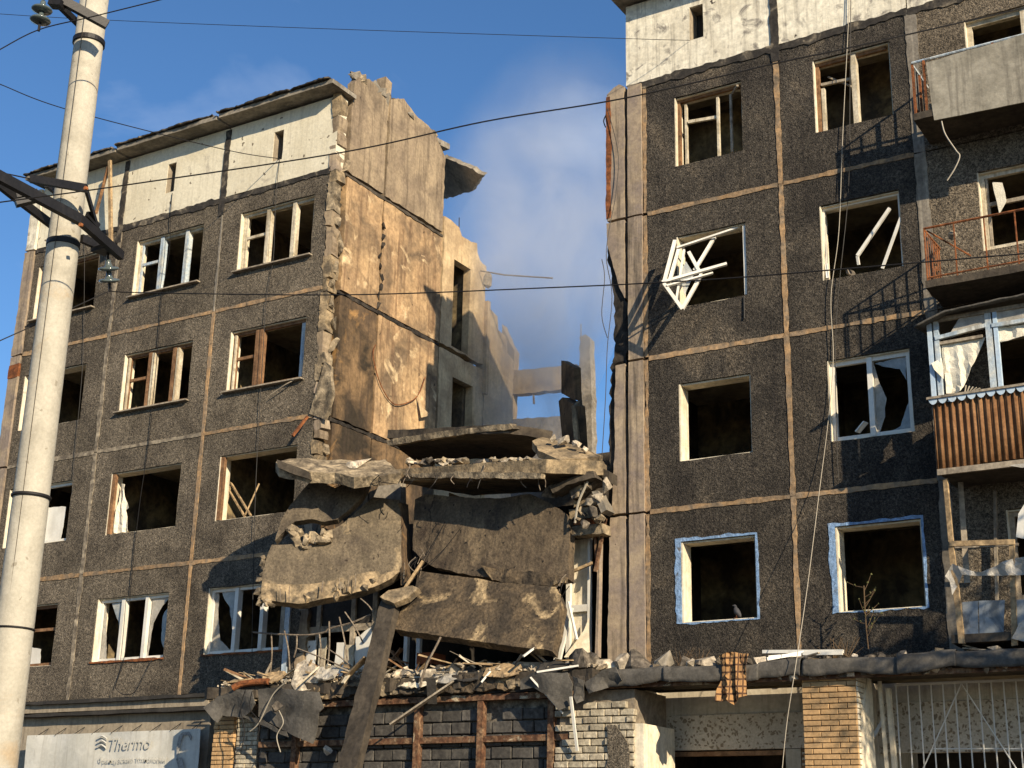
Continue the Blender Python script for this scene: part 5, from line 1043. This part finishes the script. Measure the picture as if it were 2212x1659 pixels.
# ---------------------------------------------------------------- overhead cables
def cable(l, r, lb, m='cable_black', n=10): return MB().tube(curve([at(*p) for p in l], n), r, 5).build('cable', m, None, lb, 'cable')
cable([(-60,26,-6),(200,42,-5),(700,62,-3.4),(1340,83,-.9),(1490,87,-.02)], .006, 'thin cable crossing the sky to the small attic window of the dark block')
cable([(-80,448,-13.5),(0,437,-13.4),(270,400,-12.9),(740,329,-12),(1050,262,-11.6),(1350,212,-11.3),(1680,136,-10.9),(1831,104,-10.7),(2212,17,-10),(2300,-8,-9.8)], .0075, 'heavy cable rising across the whole facade from the lower bracket')
cable([(237,628,-11.75),(300,632,-11.7),(740,637,-11.6),(1200,621,-11.4),(1500,606,-11.3),(1740,588,-11.2),(2212,548,-11),(2300,541,-10.9)], .0065, 'cable sagging from the tilted insulator across both blocks')
cable([(-60,765,-12.6),(0,736,-12.5),(85,698,-12.2),(237,628,-11.75)], .0065, 'short cable running down-street from the tilted insulator')
cable([(-60,158,-7),(0,182,-6.6),(150,238,-5.2),(480,322,-1.6),(604,343,.0)], .010, 'cable tied to the small attic window nearest the gap')
cable([(-60,142,-13.5),(0,107,-13.3),(85,64,-13.1),(200,36,-12.9),(345,0,-12.6),(420,-20,-12.4)], .007, 'cable carried by the upright insulator at the pole top')
cable([(-60,366,-13.2),(0,373,-13.1),(68,387,-12.75)], .008, 'guy cable pulling on the clamp of the lower bracket')
def wire(l, lb, r=.008, m='cable_black', n=8): return MB().tube(curve([at(*p) for p in l], n), r, 4).build('hanging_wire', m, None, lb, 'wire')
wire([(372,417,-.02),(368,470,-.06),(366,540,-.06),(350,640,-.06),(340,760,-.06),(322,950,-.06),(303,1080,-.06),(285,1240,-.06),(272,1400,-.06),(250,1480,-.1)], 'wire hanging down the panels between the two vertical joints of the grey block')
wire([(604,345,-.02),(598,400,-.06),(594,470,-.06),(590,560,-.06),(575,650,-.06),(568,760,-.06),(560,900,-.06),(552,1060,-.06),(547,1250,-.1),(544,1440,-.15)], 'wire hanging from the attic window past the gap-side windows')
wire([(183,520,-.06),(182,640,-.06),(180,760,-.06),(173,860,-.06),(160,1000,-.06),(158,1060,-.06)], 'wire hanging past the windows behind the pole')
wire([(250,1480,-.2),(252,1490,-.25),(268,1500,-.3),(295,1490,-.3),(330,1420,-.1)], 'loose wire loop hanging over the band above the banner')
wire([(1835,-20,-.06),(1832,60,-.06),(1820,300,-.06),(1812,500,-.06),(1795,640,-.07),(1800,770,-.07),(1790,900,-.07),(1770,1060,-.2),(1745,1260,-.9),(1720,1430,-1.35),(1700,1560,-1.4),(1688,1680,-1.4)], 'long pale wire hanging down the dark block to the entrance', .0065, 'cable_pale')
wire([(1838,-20,-.06),(1836,200,-.06),(1832,420,-.06),(1806,700,-.06),(1808,960,-.06),(1812,1040,-.06)], 'thin dark wire hanging beside the long pale wire', .007)
wire([(1312,235,-.08),(1335,330,-.1),(1330,420,-.1),(1315,500,-.15),(1310,560,-.2),(1322,640,-.25),(1312,750,-.25),(1308,860,-.25),(1300,990,-.2)], 'wire hanging down the torn pilaster edge over the gap')
wire([(1300,560,-.3),(1306,600,-.3),(1300,680,-.3),(1312,730,-.3)], 'short kinked wire dangling free in the gap beside the torn pilaster')
wire([(911,1225,-.75),(940,1170,-.55),(965,1120,-.35),(985,1080,-.2)], 'taut wire crossing the scorched upright panel', .006)
wire([(905,1235,-.85),(960,1185,-.6),(1010,1120,-.35)], 'kinked wire running up the scorched upright panel', .006)

# ---------------------------------------------------------------- street tree whose dappled shade falls on the lowest balcony
tree = thing('street_tree', 'leafy street tree on the pavement whose dappled shade falls on the lowest balcony', 'tree', (3.2, -5.2, .13))
tk = MB().tube(curve([(3.2,-5.2,.1),(3.15,-5.2,2.5),(3.25,-5.1,5.6),(3.2,-5.2,9.6)]), [.17-.0045*k for k in range(25)], 9); tk.build('trunk', 'twig', tree, smooth=True)
rt_ = random.Random(8); lv = MB()
for k in range(16):
    a = rt_.uniform(0, 6.28); z0_ = rt_.uniform(6.0, 9.2); L = rt_.uniform(.8, 1.7)
    p = V((3.2, -5.2, z0_)); q = p+V((math.cos(a)*L, math.sin(a)*L, rt_.uniform(.4, 1.3)))
    MB().tube([p, p.lerp(q, .5)+V((0,0,.1)), q], [.05,.035,.015], 5).build('limb', 'twig', tree)
    for j in range(170):
        c = p.lerp(q, rt_.uniform(.35, 1.1))+V((rt_.gauss(0,.28), rt_.gauss(0,.28), rt_.gauss(0,.25)))
        n = V((rt_.uniform(-1,1), rt_.uniform(-1,1), rt_.uniform(-.2,1))).normalized(); u_ = n.orthogonal().normalized()*.06; w_ = n.cross(u_)*.6
        lv.add([c-u_, c-w_, c+u_, c+w_], [(0,1,2,3)])
lv.build('crown', 'foliage', tree)

# ---------------------------------------------------------------- smoke rising out of the gap
def smoke():
    bm = bmesh.new(); bmesh.ops.create_icosphere(bm, subdivisions=3, radius=1)
    for v in bm.verts:
        c = v.co; s = 1+.2*noise.noise(c*1.7+V((3,1,2))); h = (c.z+1)/2
        v.co = V((-17.2+c.x*(1.0+5.5*h)*s+2.2*h, 6.0+c.y*(1.5+1.8*h)*s+1.2*h, 18.4+c.z*9.8*s))
    me = bpy.data.meshes.new('smoke'); bm.to_mesh(me); bm.free()
    m = bpy.data.materials.new('smoke'); m.use_nodes = True; t = m.node_tree; t.nodes.clear()
    o = nd(t, 'ShaderNodeOutputMaterial'); pv = nd(t, 'ShaderNodeVolumePrincipled'); pv.inputs['Color'].default_value = (.86, .88, .90, 1); pv.inputs['Anisotropy'].default_value = .0
    g = nd(t, 'ShaderNodeTexCoord'); mp = nd(t, 'ShaderNodeMapping'); mp.inputs['Scale'].default_value = (1, 1, .7); lk(t, g.outputs['Object'], mp.inputs[0])
    n1 = nd(t, 'ShaderNodeTexNoise', _Scale=.5, _Detail=7.0, _Roughness=.6, _Distortion=.7); lk(t, mp.outputs[0], n1.inputs['Vector'])
    r1 = nd(t, 'ShaderNodeMapRange'); lk(t, n1.outputs[0], r1.inputs[0])
    for i, q in enumerate((.36, .66, .05, .85)): r1.inputs[i+1].default_value = q
    vm = nd(t, 'ShaderNodeVectorMath', operation='SUBTRACT'); lk(t, g.outputs['Generated'], vm.inputs[0]); vm.inputs[1].default_value = (.4, .42, .2)
    ln = nd(t, 'ShaderNodeVectorMath', operation='LENGTH'); lk(t, vm.outputs[0], ln.inputs[0])
    r2 = nd(t, 'ShaderNodeMapRange'); lk(t, ln.outputs['Value'], r2.inputs[0])
    for i, q in enumerate((.0, .5, 1, 0)): r2.inputs[i+1].default_value = q
    mu = nd(t, 'ShaderNodeMath', operation='MULTIPLY'); lk(t, r1.outputs[0], mu.inputs[0]); lk(t, r2.outputs[0], mu.inputs[1])
    lk(t, mu.outputs[0], pv.inputs['Density']); lk(t, pv.outputs[0], o.inputs['Volume']); me.materials.append(m)
    put(bpy.data.objects.new('smoke', me), (0, 0, 0), None, 'thin grey smoke rising out of the collapsed gap', 'smoke', None, 'stuff')
smoke()
